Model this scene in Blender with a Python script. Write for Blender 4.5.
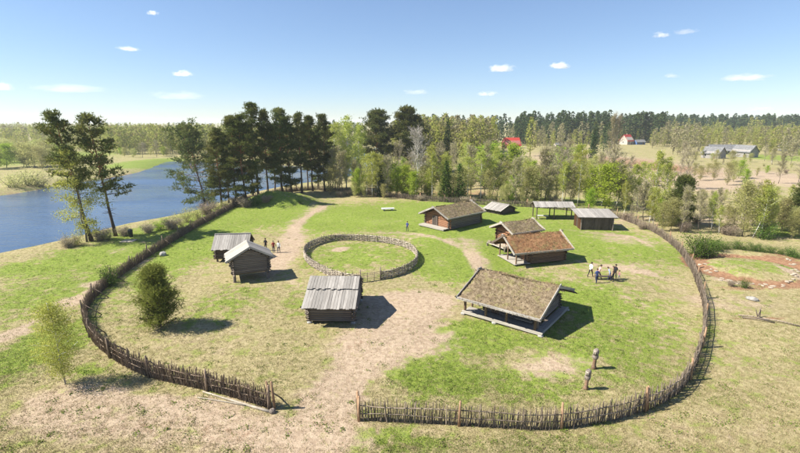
import bpy, bmesh, math, random
import numpy as np
from mathutils import Vector, Matrix
for o in list(bpy.data.objects): bpy.data.objects.remove(o)
R = math.radians
scene = bpy.context.scene
COL = scene.collection
random.seed(5)
RNG = np.random.default_rng(5)

# ------------------------------------------------------------------ camera, sky, sun, exposure
CAM_H = 17.5; PITCH = R(13.2); FPX = 444.4
cam = bpy.data.cameras.new('camera'); cam.lens = 20.0; cam.sensor_width = 36.0
cam.clip_start = 0.5; cam.clip_end = 40000
camo = bpy.data.objects.new('camera', cam); COL.objects.link(camo)
camo.location = (0, 0, CAM_H); camo.rotation_euler = (R(90) - PITCH, 0, 0)
scene.camera = camo
SUN_EL = R(46); SHADOW = Vector((1.0, 0.10)).normalized()      # shadows fall to the right
world = bpy.data.worlds.new('World'); scene.world = world; world.use_nodes = True
wn = world.node_tree.nodes; wl = world.node_tree.links
bg = wn['Background']; sky = wn.new('ShaderNodeTexSky'); sky.sky_type = 'NISHITA'
sky.sun_disc = False; sky.sun_elevation = SUN_EL
sky.sun_rotation = math.atan2(-SHADOW.x, -SHADOW.y)
sky.altitude = 600; sky.air_density = 1.0; sky.dust_density = 0.0; sky.ozone_density = 3.0
gam = wn.new('ShaderNodeGamma'); gam.inputs[1].default_value = 0.8
wl.new(sky.outputs[0], gam.inputs[0]); 
tint = wn.new('ShaderNodeMix'); tint.data_type = 'RGBA'; tint.blend_type = 'MULTIPLY'; tint.inputs[0].default_value = 1.0; tint.inputs[7].default_value = (.90, .97, 1.10, 1)
wl.new(gam.outputs[0], tint.inputs[6]); wl.new(tint.outputs[2], bg.inputs[0]); bg.inputs[1].default_value = 0.092
sun = bpy.data.lights.new('sun', 'SUN'); sun.energy = 5.0; sun.angle = R(0.53); sun.color = (1.0, 0.945, 0.83)
suno = bpy.data.objects.new('sun', sun); COL.objects.link(suno)
suno.rotation_euler = Vector((SHADOW.x*math.cos(SUN_EL), SHADOW.y*math.cos(SUN_EL), -math.sin(SUN_EL))).to_track_quat('-Z', 'Y').to_euler()
suno.location = (-60, 0, 80)
vs = scene.view_settings
vs.view_transform = 'Standard'; vs.look = 'None'; vs.gamma = 1.0; vs.use_curve_mapping = False; vs.exposure = 1.12
scene.render.engine = 'CYCLES'
scene.cycles.max_bounces = 8; scene.cycles.transparent_max_bounces = 12; scene.cycles.volume_bounces = 6

# ------------------------------------------------------------------ survey helpers (site plan read off the photograph)
S = CAM_H / 16.0
def G(px, py, z=0.0):
    u = (px-400)/FPX; v = (226.5-py)/FPX
    dz = -math.sin(PITCH)+v*math.cos(PITCH); dy = math.cos(PITCH)+v*math.sin(PITCH); t = (z-CAM_H)/dz
    return (u*t, dy*t)
def depth(px, py, z=0.0):
    v = (226.5-py)/FPX
    return (z-CAM_H)/(-math.sin(PITCH)+v*math.cos(PITCH))
def sstep(a, b, x):
    t = np.clip((x-a)/(b-a), 0, 1); return t*t*(3-2*t)
def pl_dist(X, Y, pts):
    d = np.full(np.shape(X), 1e9)
    for (x0, y0), (x1, y1) in zip(pts[:-1], pts[1:]):
        vx, vy = x1-x0, y1-y0; L2 = vx*vx+vy*vy+1e-9
        t = np.clip(((X-x0)*vx+(Y-y0)*vy)/L2, 0, 1)
        d = np.minimum(d, np.hypot(X-x0-t*vx, Y-y0-t*vy))
    return d
def inside(X, Y, poly):
    r = np.zeros(np.shape(X), bool); n = len(poly)
    for i in range(n):
        x0, y0 = poly[i]; x1, y1 = poly[(i+1) % n]
        if y0 == y1: continue
        c = ((y0 > Y) != (y1 > Y)) & (X < (x1-x0)*(Y-y0)/(y1-y0)+x0)
        r ^= c
    return r
def chaikin(p, n=2):
    p = [tuple(q) for q in p]
    for _ in range(n):
        o = [p[0]]
        for a, b in zip(p[:-1], p[1:]):
            o += [(a[0]*.75+b[0]*.25, a[1]*.75+b[1]*.25), (a[0]*.25+b[0]*.75, a[1]*.25+b[1]*.75)]
        o.append(p[-1]); p = o
    return p
WATER_Z = -4.5
NEAR_BANK = chaikin([G(x, y, WATER_Z) for x, y in [(-420, 330), (-200, 296), (0, 263), (60, 246), (92, 238), (140, 229), (190, 213), (232, 201), (280, 192), (335, 184), (372, 173), (392, 158), (402, 146)]])
FAR_BANK = chaikin([G(x, y, WATER_Z) for x, y in [(-420, 246), (-200, 222), (0, 196), (42, 190), (64, 184), (100, 180), (130, 175), (156, 167), (166, 161), (205, 161), (262, 165), (318, 167), (345, 161), (368, 152), (384, 143)]])
RIVER = NEAR_BANK + FAR_BANK[::-1]
MOUND = G(281, 204); RING2 = G(752, 268)
def zground(X, Y):
    X = np.asarray(X, float); Y = np.asarray(Y, float)
    ins = inside(X, Y, RIVER); dn = pl_dist(X, Y, NEAR_BANK); df = pl_dist(X, Y, FAR_BANK)
    zn = -4.5*(1-sstep(0, 15, dn)); zf = -4.5+1.3*sstep(0, 6, df)+3.2*sstep(0, 420, df)
    w = sstep(-25, 25, df-dn)
    z = zn*w+zf*(1-w)
    z = np.where(ins, np.maximum(-4.5-0.35*np.minimum(dn, df), -6.5), z)
    z = z+0.10*np.sin(X*.11+1)*np.cos(Y*.09)+0.05*np.sin(X*.31)*np.sin(Y*.27+2)
    mx, my = MOUND
    md = np.exp(-(((X-mx)/6.8+.12*np.sin(Y*.8))**2+((Y-my)/4.4+.15*np.sin(X*.7))**2)**1.3); z = z+md*(2.7+.22*np.sin(X*1.9)*np.sin(Y*1.6+X*.5)+.12*np.sin(X*4.1+Y*2.3))
    r = np.hypot((X-RING2[0])/6.2, (Y-RING2[1])/5.4)
    z = z+0.45*np.exp(-(r/0.72)**6)-0.35*np.exp(-((r-1.02)/.16)**2)
    far = np.hypot(X, Y)
    z = z+sstep(900, 5000, far)*6
    return z
def zg(x, y): return float(zground(np.array([x]), np.array([y]))[0])
def P(px, py):
    z = 0.0
    for _ in range(5): x, y = G(px, py, z); z = .4*z+.6*zg(x, y)
    return (x, y, zg(x, y))

# ------------------------------------------------------------------ object helpers
def tag(o, label=None, cat=None, group=None, kind=None):
    if label: o['label'] = label
    if cat: o['category'] = cat
    if group: o['group'] = group
    if kind: o['kind'] = kind
    return o
def link(name, me, parent=None, mat=None):
    o = bpy.data.objects.new(name, me); COL.objects.link(o)
    if parent: o.parent = parent
    if mat and me and not me.materials: me.materials.append(mat)
    return o
def empty(name, loc, rz=0, label=None, cat=None, group=None, s=1.0):
    o = bpy.data.objects.new(name, None); COL.objects.link(o); o.location = loc; o.rotation_euler = (0, 0, rz)
    o.scale = (s, s, s); o.empty_display_size = .2
    return tag(o, label, cat, group)
class MB:
    def __init__(s): s.v = []; s.f = []
    def box(s, c, d, m=None, jit=0):
        b = len(s.v)
        for x in (-.5, .5):
            for y in (-.5, .5):
                for z in (-.5, .5):
                    p = Vector((x*d[0]+random.uniform(-jit, jit), y*d[1]+random.uniform(-jit, jit), z*d[2]+random.uniform(-jit, jit)))
                    if m: p = m @ p
                    s.v.append(tuple(p+Vector(c)))
        s.f += [tuple(b+i for i in q) for q in ((0, 1, 3, 2), (4, 6, 7, 5), (0, 4, 5, 1), (2, 3, 7, 6), (0, 2, 6, 4), (1, 5, 7, 3))]
        return s
    def bar(s, a, b, w, h):
        a = Vector(a); b = Vector(b); d = b-a; L = d.length; x = d.normalized()
        up = Vector((0, 0, 1)) if abs(x.z) < .95 else Vector((0, 1, 0))
        y = up.cross(x).normalized(); z = x.cross(y)
        return s.box((a+b)/2, (L, w, h), Matrix((x, y, z)).transposed())
    def tube(s, pts, rad, n=6, cap=True):
        pts = [Vector(p) for p in pts]; m = len(pts)
        if not hasattr(rad, '__len__'): rad = [rad]*m
        b = len(s.v); pu = None
        for i, p in enumerate(pts):
            d = (pts[min(i+1, m-1)]-pts[max(i-1, 0)]).normalized()
            u = pu if pu is not None else (Vector((1, 0, 0)) if abs(d.x) < .8 else Vector((0, 1, 0)))
            u = (u-d*u.dot(d)).normalized(); pu = u; w = d.cross(u)
            for k in range(n):
                a = 2*math.pi*k/n; s.v.append(tuple(p+(u*math.cos(a)+w*math.sin(a))*rad[i]))
        for i in range(m-1):
            for k in range(n):
                k2 = (k+1) % n; s.f.append((b+i*n+k, b+i*n+k2, b+(i+1)*n+k2, b+(i+1)*n+k))
        if cap: s.f.append(tuple(b+k for k in range(n))[::-1]); s.f.append(tuple(b+(m-1)*n+k for k in range(n)))
        return s
    def poly(s, vs_, fs):
        b = len(s.v); s.v += [tuple(v) for v in vs_]; s.f += [tuple(b+i for i in q) for q in fs]; return s
    def mesh(s, name, mat=None, smooth=False):
        me = bpy.data.meshes.new(name); me.from_pydata(s.v, [], s.f); me.update()
        if mat: me.materials.append(mat)
        if smooth:
            me.polygons.foreach_set('use_smooth', [True]*len(me.polygons))
        return me
    def build(s, name, mat, parent=None, smooth=False): return link(name, s.mesh(name, mat, smooth), parent)
def np_mesh(name, V, F, mat=None, smooth=False):
    me = bpy.data.meshes.new(name); V = np.ascontiguousarray(V, np.float32); F = np.ascontiguousarray(F, np.int32)
    k = F.shape[1]
    me.vertices.add(len(V)); me.vertices.foreach_set('co', V.ravel())
    me.loops.add(F.size); me.loops.foreach_set('vertex_index', F.ravel())
    me.polygons.add(len(F)); me.polygons.foreach_set('loop_start', np.arange(0, F.size, k, dtype=np.int32))
    if smooth: me.polygons.foreach_set('use_smooth', np.ones(len(F), bool))
    me.update(calc_edges=True); me.validate()
    if mat: me.materials.append(mat)
    return me

# ------------------------------------------------------------------ materials
def new_mat(name):
    m = bpy.data.materials.new(name); m.use_nodes = True; nt = m.node_tree; nt.nodes.clear()
    out = nt.nodes.new('ShaderNodeOutputMaterial'); return m, nt, out
def mixc(nt, fac, a, b, typ='MIX'):
    n = nt.nodes.new('ShaderNodeMix'); n.data_type = 'RGBA'; n.blend_type = typ
    for inp, v in ((n.inputs[0], fac), (n.inputs[6], a), (n.inputs[7], b)):
        if isinstance(v, (int, float)): inp.default_value = v
        elif isinstance(v, tuple): inp.default_value = (*v[:3], 1)
        else: nt.links.new(v, inp)
    return n.outputs[2]
def math_(nt, op, a, b=0.0, clamp=False):
    n = nt.nodes.new('ShaderNodeMath'); n.operation = op; n.use_clamp = clamp
    for inp, v in ((n.inputs[0], a), (n.inputs[1], b)):
        if isinstance(v, (int, float)): inp.default_value = v
        else: nt.links.new(v, inp)
    return n.outputs[0]
def ramp(nt, x, a, b):
    n = nt.nodes.new('ShaderNodeMapRange'); n.interpolation_type = 'SMOOTHSTEP'
    nt.links.new(x, n.inputs[0]); n.inputs[1].default_value = a; n.inputs[2].default_value = b
    return n.outputs[0]
def noise(nt, co, scale, detail=3, rough=.55, dist=0):
    n = nt.nodes.new('ShaderNodeTexNoise'); n.inputs['Scale'].default_value = scale; n.inputs['Detail'].default_value = detail
    n.inputs['Roughness'].default_value = rough; n.inputs['Distortion'].default_value = dist
    if co is not None: nt.links.new(co, n.inputs['Vector'])
    return n.outputs[0]
def surf(name, c1, c2, scale=6, rough=.85, bump=.4, objrand=.25, stretch=(1, 1, 1), c3=None, detail=4, world_co=False, bdist=.02):
    m, nt, out = new_mat(name)
    tc = nt.nodes.new('ShaderNodeTexCoord'); mp = nt.nodes.new('ShaderNodeMapping'); mp.inputs['Scale'].default_value = stretch
    oi = nt.nodes.new('ShaderNodeObjectInfo')
    if world_co:
        g = nt.nodes.new('ShaderNodeNewGeometry'); nt.links.new(g.outputs['Position'], mp.inputs[0])
    else: nt.links.new(tc.outputs['Object'], mp.inputs[0])
    v = nt.nodes.new('ShaderNodeVectorMath'); v.operation = 'ADD'; nt.links.new(mp.outputs[0], v.inputs[0])
    sc = nt.nodes.new('ShaderNodeVectorMath'); sc.operation = 'SCALE'; sc.inputs[0].default_value = (37, 19, 11)
    nt.links.new(oi.outputs['Random'], sc.inputs['Scale']); nt.links.new(sc.outputs[0], v.inputs[1])
    n1 = noise(nt, v.outputs[0], scale, detail, .6)
    col = mixc(nt, ramp(nt, n1, .35, .65), c1, c2)
    if c3:
        n2 = noise(nt, v.outputs[0], scale*.4, 3); col = mixc(nt, ramp(nt, n2, .5, .68), col, c3)
    h = nt.nodes.new('ShaderNodeHueSaturation'); nt.links.new(col, h.inputs['Color'])
    nt.links.new(math_(nt, 'ADD', math_(nt, 'MULTIPLY', oi.outputs['Random'], 2*objrand), 1-objrand), h.inputs['Value'])
    b = nt.nodes.new('ShaderNodeBsdfPrincipled'); nt.links.new(h.outputs[0], b.inputs['Base Color'])
    b.inputs['Roughness'].default_value = rough; b.inputs['Specular IOR Level'].default_value = .25
    if bump:
        bp = nt.nodes.new('ShaderNodeBump'); bp.inputs['Strength'].default_value = bump; bp.inputs['Distance'].default_value = bdist
        nt.links.new(n1, bp.inputs['Height']); nt.links.new(bp.outputs[0], b.inputs['Normal'])
    nt.links.new(b.outputs[0], out.inputs[0]); return m
def leaf(name, c1, c2, c3=None, trans=.35, tint=.18):
    m, nt, out = new_mat(name)
    g = nt.nodes.new('ShaderNodeNewGeometry'); oi = nt.nodes.new('ShaderNodeObjectInfo')
    col = mixc(nt, g.outputs['Random Per Island'], c1, c2)
    if c3: col = mixc(nt, ramp(nt, noise(nt, g.outputs['Position'], .35, 2), .45, .65), col, c3)
    h = nt.nodes.new('ShaderNodeHueSaturation'); nt.links.new(col, h.inputs['Color'])
    nt.links.new(math_(nt, 'ADD', math_(nt, 'MULTIPLY', oi.outputs['Random'], 2*tint), 1-tint), h.inputs['Value'])
    nt.links.new(math_(nt, 'ADD', math_(nt, 'MULTIPLY', oi.outputs['Random'], .03), .485), h.inputs['Hue'])
    d = nt.nodes.new('ShaderNodeBsdfDiffuse'); t = nt.nodes.new('ShaderNodeBsdfTranslucent'); mx = nt.nodes.new('ShaderNodeMixShader')
    nt.links.new(h.outputs[0], d.inputs[0]); nt.links.new(h.outputs[0], t.inputs[0]); mx.inputs[0].default_value = trans
    nt.links.new(d.outputs[0], mx.inputs[1]); nt.links.new(t.outputs[0], mx.inputs[2]); nt.links.new(mx.outputs[0], out.inputs[0])
    return m
def bark(name, low, high, z0, z1, spot=None):
    m, nt, out = new_mat(name)
    tc = nt.nodes.new('ShaderNodeTexCoord'); sp = nt.nodes.new('ShaderNodeSeparateXYZ'); nt.links.new(tc.outputs['Object'], sp.inputs[0])
    col = mixc(nt, ramp(nt, sp.outputs[2], z0, z1), low, high)
    mp = nt.nodes.new('ShaderNodeMapping'); mp.inputs['Scale'].default_value = (3, 3, 6); nt.links.new(tc.outputs['Object'], mp.inputs[0])
    n = noise(nt, mp.outputs[0], 2.2, 4)
    if spot: col = mixc(nt, ramp(nt, n, .55, .66), col, spot)
    else: col = mixc(nt, .6, col, mixc(nt, n, (.3, .3, .3), (1.2, 1.2, 1.2)), 'MULTIPLY')
    b = nt.nodes.new('ShaderNodeBsdfPrincipled'); nt.links.new(col, b.inputs['Base Color']); b.inputs['Roughness'].default_value = .9
    b.inputs['Specular IOR Level'].default_value = .15
    nt.links.new(b.outputs[0], out.inputs[0]); return m
MT = {}
MT['plank_grey'] = surf('weathered_grey_plank', (.22, .20, .18), (.40, .375, .345), 3, .85, .5, .22, (1.2, 9, 1.2), c3=(.17, .15, .13))
MT['plank_pale'] = surf('bleached_sunlit_plank', (.29, .262, .222), (.43, .395, .345), 3, .8, .4, .12, (1.2, 9, 1.2))  # pale boards; also puts sunlight into the storehouse's left roof slope
MT['log_dark'] = surf('old_dark_log', (.055, .04, .03), (.13, .10, .08), 4, .85, .5, .25, (1, 5, 5), c3=(.16, .13, .11))
MT['log_grey'] = surf('grey_log', (.13, .105, .085), (.25, .21, .18), 4, .85, .5, .22, (1, 5, 5), c3=(.09, .07, .06))
MT['log_warm'] = surf('warm_brown_log', (.13, .08, .05), (.25, .16, .105), 4, .85, .5, .22, (1, 5, 5), c3=(.10, .075, .055))
MT['log_orange'] = surf('orange_brown_log', (.22, .105, .055), (.34, .18, .105), 4, .85, .5, .2, (1, 5, 5), c3=(.18, .09, .05))
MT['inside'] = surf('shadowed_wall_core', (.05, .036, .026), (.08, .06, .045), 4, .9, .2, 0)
MT['stake'] = surf('peeled_grey_stake', (.145, .11, .082), (.31, .25, .195), 2, .85, .3, .35, (6, 6, 1.5))
MT['stake_dark'] = surf('dark_brush_stake', (.12, .085, .06), (.26, .195, .145), 2, .85, .3, .35, (6, 6, 1.5))
MT['post'] = surf('orange_brown_post', (.22, .13, .075), (.36, .235, .145), 3, .8, .3, .25, (5, 5, 1.2))
MT['pole_pale'] = surf('pale_peeled_pole', (.25, .215, .165), (.36, .31, .25), 3, .75, .3, .15)
MT['wattle'] = surf('wattle_rod', (.15, .12, .095), (.44, .38, .31), 4, .85, .4, .4)
MT['stone'] = surf('pale_stone', (.26, .245, .225), (.42, .40, .37), 3, .85, .5, .2)
MT['sandstone'] = surf('sand_slab', (.29, .235, .175), (.41, .35, .27), 3, .9, .5, .2)
MT['white'] = surf('whitewashed', (.5, .49, .46), (.64, .63, .6), 4, .7, .2, .1)
MT['turf_dry'] = surf('dry_turf', (.13, .095, .058), (.23, .18, .115), 3, .95, .7, .0, c3=(.19, .165, .075), bdist=.08)
MT['turf_red'] = surf('red_brown_turf', (.17, .085, .04), (.29, .16, .08), 3, .95, .7, .0, c3=(.19, .14, .06), bdist=.08)
MT['turf_blade'] = leaf('turf_blades', (.23, .165, .095), (.33, .25, .15), (.21, .18, .08), .2, .0)
MT['turf_blade_red'] = leaf('turf_blades_red', (.25, .125, .06), (.37, .215, .11), (.25, .18, .08), .2, .0)
MT['grass_blade'] = leaf('green_grass_blades', (.105, .165, .03), (.21, .26, .06), None, .3, .0)
MT['dry_blade'] = leaf('dry_grass_blades', (.28, .235, .125), (.43, .36, .21), None, .25, .0)
MT['needle'] = leaf('pine_needles', (.068, .094, .026), (.145, .175, .052), (.19, .195, .062), .4, .15)
MT['needle_young'] = leaf('young_pine_needles', (.13, .16, .03), (.28, .29, .07), None, .45, .0)
MT['spruce'] = leaf('spruce_needles', (.022, .042, .018), (.05, .08, .03), None, .2, .2)
MT['fir'] = leaf('mid_green_needles', (.05, .09, .02), (.11, .17, .04), None, .25, .15)
MT['birch'] = leaf('fresh_birch_leaves', (.33, .37, .075), (.48, .49, .13), None, .55, .15)
MT['willow'] = leaf('bright_willow_leaves', (.25, .35, .03), (.38, .46, .07), None, .5, .12)
MT['bud'] = leaf('opening_buds', (.37, .37, .13), (.50, .48, .21), None, .55, .15)
MT['shrub'] = leaf('dark_shrub_leaves', (.06, .12, .025), (.13, .21, .04), None, .3, .2)
MT['drybush'] = leaf('dry_grey_brush', (.30, .245, .175), (.43, .36, .27), None, .3, .15)
MT['twig'] = surf('grey_brown_twigs', (.25, .21, .15), (.37, .32, .235), 3, .9, 0, .15)
MT['twig_pale'] = surf('bleached_dead_wood', (.31, .28, .25), (.43, .39, .35), 3, .9, 0, .1)
MT['bark_pine'] = bark('pine_bark', (.10, .075, .06), (.33, .155, .07), 4, 11)
MT['bark_dark'] = bark('dark_bark', (.07, .055, .045), (.12, .09, .07), 2, 8)
MT['bark_birch'] = bark('birch_bark', (.34, .31, .28), (.66, .64, .6), .3, 2, (.10, .09, .08))
MT['bark_grey'] = bark('grey_bark', (.17, .14, .12), (.27, .235, .21), 1, 6)
MT['metal_dark'] = surf('dark_painted_metal', (.03, .035, .04), (.05, .055, .06), 5, .5, .1, 0)
MT['roof_red'] = surf('red_metal_roof', (.48, .045, .03), (.58, .07, .05), 5, .5, .1, .05)
MT['wall_red'] = surf('faded_red_boards', (.38, .13, .11), (.48, .19, .16), 3, .8, .2, .05)
MT['wall_cream'] = surf('cream_boards', (.42, .36, .31), (.5, .45, .39), 3, .8, .2, .05)
MT['wall_grey'] = surf('grey_boards', (.22, .2, .19), (.32, .3, .28), 3, .8, .3, .05)
MT['roof_grey'] = surf('grey_sheet_roof', (.11, .11, .115), (.2, .2, .2), 2, .75, .2, .1)
MT['glass'] = surf('dark_window_glass', (.02, .025, .03), (.03, .035, .04), 3, .12, 0, 0)
MT['blue'] = surf('blue_tarp', (.08, .14, .33), (.12, .2, .42), 3, .6, .1, 0)
MT['skin'] = surf('skin', (.46, .27, .19), (.5, .3, .21), 6, .6, 0, .05)
MT['hair'] = surf('brown_hair', (.03, .02, .014), (.07, .045, .03), 30, .6, .2, .3)
def cloth(n, c): MT[n] = surf(n, tuple(x*.85 for x in c), tuple(min(1, x*1.1) for x in c), 12, .9, .2, 0); return MT[n]

def ground_material():
    m, nt, out = new_mat('meadow_ground')
    g = nt.nodes.new('ShaderNodeNewGeometry'); co = g.outputs['Position']
    at = nt.nodes.new('ShaderNodeAttribute'); at.attribute_name = 'cover'
    sp = nt.nodes.new('ShaderNodeSeparateColor'); nt.links.new(at.outputs['Color'], sp.inputs[0])
    n0 = noise(nt, co, .12, 4, .6); n1 = noise(nt, co, .55, 5, .65); n2 = noise(nt, co, 2.6, 5, .7); n3 = noise(nt, co, 11, 4, .7); n4 = noise(nt, co, 1.1, 5, .75, .6)
    dry = mixc(nt, ramp(nt, n2, .35, .65), (.215, .185, .085), (.36, .30, .17))
    dry = mixc(nt, ramp(nt, n1, .5, .7), dry, (.235, .225, .085))
    grn = mixc(nt, ramp(nt, n2, .3, .7), (.11, .165, .024), (.215, .26, .048))
    grn = mixc(nt, ramp(nt, n4, .52, .72), grn, (.26, .26, .095))
    drt = mixc(nt, ramp(nt, n2, .35, .65), (.29, .215, .15), (.41, .32, .23))
    drt = mixc(nt, ramp(nt, n4, .55, .75), drt, (.33, .28, .14))
    red = mixc(nt, ramp(nt, n2, .35, .65), (.20, .105, .062), (.29, .17, .10))
    k = math_(nt, 'ADD', math_(nt, 'MULTIPLY', n1, .55), math_(nt, 'MULTIPLY', n4, .65))
    k = math_(nt, 'SUBTRACT', math_(nt, 'ADD', k, math_(nt, 'MULTIPLY', n2, .35)), .775)
    fg = ramp(nt, math_(nt, 'ADD', sp.outputs[1], math_(nt, 'MULTIPLY', k, 2.3)), .30, .66)
    fd = ramp(nt, math_(nt, 'SUBTRACT', sp.outputs[0], math_(nt, 'MULTIPLY', k, 1.3)), .25, .75)
    fr = ramp(nt, math_(nt, 'SUBTRACT', sp.outputs[2], math_(nt, 'MULTIPLY', k, 1.0)), .33, .67)
    grn = mixc(nt, ramp(nt, noise(nt, co, 4.5, 4, .75), .62, .74), grn, (.25, .24, .10)); col = mixc(nt, fg, dry, grn); col = mixc(nt, fd, col, drt); col = mixc(nt, fr, col, red)
    fine = math_(nt, 'ADD', math_(nt, 'MULTIPLY', n3, .65), .68)
    big = math_(nt, 'ADD', math_(nt, 'MULTIPLY', n0, .5), .75)
    v = nt.nodes.new('ShaderNodeCombineColor'); f2 = math_(nt, 'MULTIPLY', fine, big)
    for i in range(3): nt.links.new(f2, v.inputs[i])
    col = mixc(nt, 1.0, col, v.outputs[0], 'MULTIPLY')
    b = nt.nodes.new('ShaderNodeBsdfPrincipled'); nt.links.new(col, b.inputs['Base Color']); b.inputs['Roughness'].default_value = .95
    b.inputs['Specular IOR Level'].default_value = .1
    bp = nt.nodes.new('ShaderNodeBump'); bp.inputs['Strength'].default_value = .7; bp.inputs['Distance'].default_value = .12
    nt.links.new(math_(nt, 'ADD', n2, math_(nt, 'MULTIPLY', n3, .5)), bp.inputs['Height']); nt.links.new(bp.outputs[0], b.inputs['Normal'])
    nt.links.new(b.outputs[0], out.inputs[0]); return m

# ------------------------------------------------------------------ ground
# (channel, pixel centre, half sizes, strength): where the photograph shows turf, trodden earth, bare red soil
def E(ch, cx, cy, rx, ry, s): 
    t = depth(cx, cy); g0 = G(cx, cy); ya = G(cx, cy-ry)[1]; yb = G(cx, cy+ry)[1]
    return (ch, g0[0], (ya+yb)/2, rx*t/FPX, abs(ya-yb)/2, s)
PATCH = [E(*a) for a in [
    # fresh green turf
    (1, 480, 245, 70, 30, .65), (1, 500, 225, 120, 22, .5), (1, 455, 265, 45, 16, .8), (1, 340, 220, 60, 14, .8), (1, 430, 215, 60, 12, .6),
    (1, 350, 258, 55, 16, .5), (1, 230, 218, 60, 14, .7), (1, 190, 250, 40, 24, .8), (1, 140, 235, 40, 8, .6), (1, 600, 250, 60, 25, .45),
    (1, 560, 340, 90, 18, .42), (1, 640, 320, 60, 40, .3), (1, 560, 300, 60, 20, .5), (1, 470, 340, 40, 14, .55), (1, 435, 375, 45, 22, .75), (1, 520, 385, 60, 20, .45),
    (1, 480, 326, 30, 8, .6), (1, 620, 372, 60, 26, .3), (1, 300, 300, 20, 20, .3), (1, 45, 295, 70, 30, .5), (1, 100, 255, 50, 12, .8), (1, 15, 360, 40, 40, .6), (1, 20, 270, 40, 8, .6),
    (1, 390, 440, 60, 14, .5), (1, 560, 445, 90, 10, .22), (1, 720, 360, 90, 50, .06), (1, 230, 300, 30, 20, .3), (1, 135, 300, 25, 30, .2), (1, 755, 268, 36, 9, .35), (1, 280, 205, 45, 12, .35), (2, 276, 203, 16, 5, .35),
    (1, 60, 352, 22, 14, .5), (1, 90, 372, 22, 5, .6), (1, 785, 233, 30, 6, .5), (1, 660, 250, 30, 20, .35), (1, 520, 205, 150, 8, .45), (1, 145, 157, 26, 4, 1.1), (1, 780, 158, 30, 3, 1.2),
    (1, 10, 155, 60, 8, .5), (1, 200, 320, 60, 25, .12), (1, 660, 185, 40, 8, .3),
    # trodden earth
    (0, 400, 314, 52, 22, 1.0), (0, 368, 352, 42, 26, 1.0), (0, 330, 400, 38, 28, .95), (0, 300, 440, 80, 22, .9), (0, 430, 345, 36, 16, .5), (0, 150, 430, 130, 32, .62), (0, 60, 405, 60, 30, .6), (0, 200, 405, 60, 14, .4), (0, 420, 300, 40, 9, .9),
    (0, 283, 258, 16, 22, .85), (0, 290, 236, 14, 10, .6), (0, 296, 222, 12, 8, .55), (0, 316, 210, 16, 5, .55), (0, 340, 249.5, 8, 2.6, 1.4), (0, 345, 275, 60, 8, .2),
    (0, 560, 362, 40, 12, .55), (0, 540, 372, 34, 12, .4), (0, 440, 262, 14, 9, .35), (0, 480, 262, 12, 16, .65), (0, 465, 242, 25, 6, .5), (0, 405, 237, 35, 4, .4), (0, 625, 222, 30, 8, .45), (0, 620, 268, 36, 8, .5), (0, 640, 240, 40, 8, .4), (0, 680, 292, 16, 30, .25),
    (0, 70, 302, 20, 5, .7), (0, 12, 335, 20, 7, .6), (0, 88, 285, 16, 4, .6), (0, 120, 250, 14, 6, .4), (0, 735, 305, 60, 12, .45), (0, 720, 220, 80, 9, .6), (0, 620, 165, 70, 12, .7), (0, 690, 185, 60, 12, .6), (0, 770, 178, 60, 10, .7),
    (0, 500, 185, 60, 12, .4), (0, 440, 430, 60, 10, .3), (0, 700, 430, 120, 26, .34), (0, 745, 370, 50, 40, .25), (0, 220, 275, 50, 30, .15), (0, 20, 185, 30, 5, .6), (0, 380, 222, 40, 4, .3),
    (0, 200, 345, 70, 30, .3), (0, 140, 270, 20, 10, .35), (0, 600, 235, 30, 8, .3), (0, 420, 205, 60, 5, .25), (0, 560, 415, 60, 6, .3), (0, 660, 350, 30, 20, .2),
    (0, 707, 267, 7, 5, .9), (0, 724, 279, 14, 2.6, .9), (0, 748, 283, 18, 2.6, .9), (0, 774, 286, 14, 2.6, .9), (0, 793, 275, 7, 9, 1.0),
    # red soil and heath
    (2, 705, 262, 16, 12, .6), (2, 795, 262, 22, 12, .6), (2, 750, 288, 50, 4, .6), (2, 630, 162, 50, 8, .55), (2, 480, 190, 60, 8, .35), (2, 690, 172, 50, 8, .4), (2, 780, 170, 40, 5, .4), (2, 765, 320, 50, 3, .5),
    (2, 400, 195, 90, 5, .45), (2, 350, 350, 25, 16, .35), (2, 270, 260, 14, 14, .3), (2, 545, 355, 25, 8, .3), (2, 240, 435, 60, 14, .35), (2, 130, 425, 90, 24, .3), (2, 400, 320, 40, 22, .25), (2, 330, 420, 30, 24, .3),
    ]]
def trk(w_, st, pxs, off=0): return (w_, st, [(x+off, y) for x, y in chaikin([G(*p) for p in pxs], 2)])
GATE = [(312, 455), (322, 425), (345, 385), (372, 350), (402, 320), (432, 300)]
TRACKS = [trk(.35, .5, GATE, -.8), trk(.35, .5, GATE, .8), trk(.5, .55, [(285, 275), (300, 290), (365, 300), (410, 305)]), trk(.6, .5, [(480, 280), (472, 255), (445, 240), (408, 233), (360, 232)]), trk(.6, .45, [(545, 272), (590, 286), (640, 300), (680, 330)]),
          trk(.7, .6, [(150, 258), (112, 275), (84, 295), (55, 312), (-10, 345)]), trk(.5, .45, [(690, 284), (625, 268), (580, 262)]), trk(.4, .4, [(455, 330), (420, 345), (385, 350)]), trk(.6, .4, [(290, 240), (298, 222), (325, 206), (352, 199)]), trk(.5, .5, [(315, 440), (250, 425), (160, 405), (95, 390), (40, 400)]), trk(.5, .35, [(480, 228), (540, 226), (590, 232), (640, 236), (670, 262)])]
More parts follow.
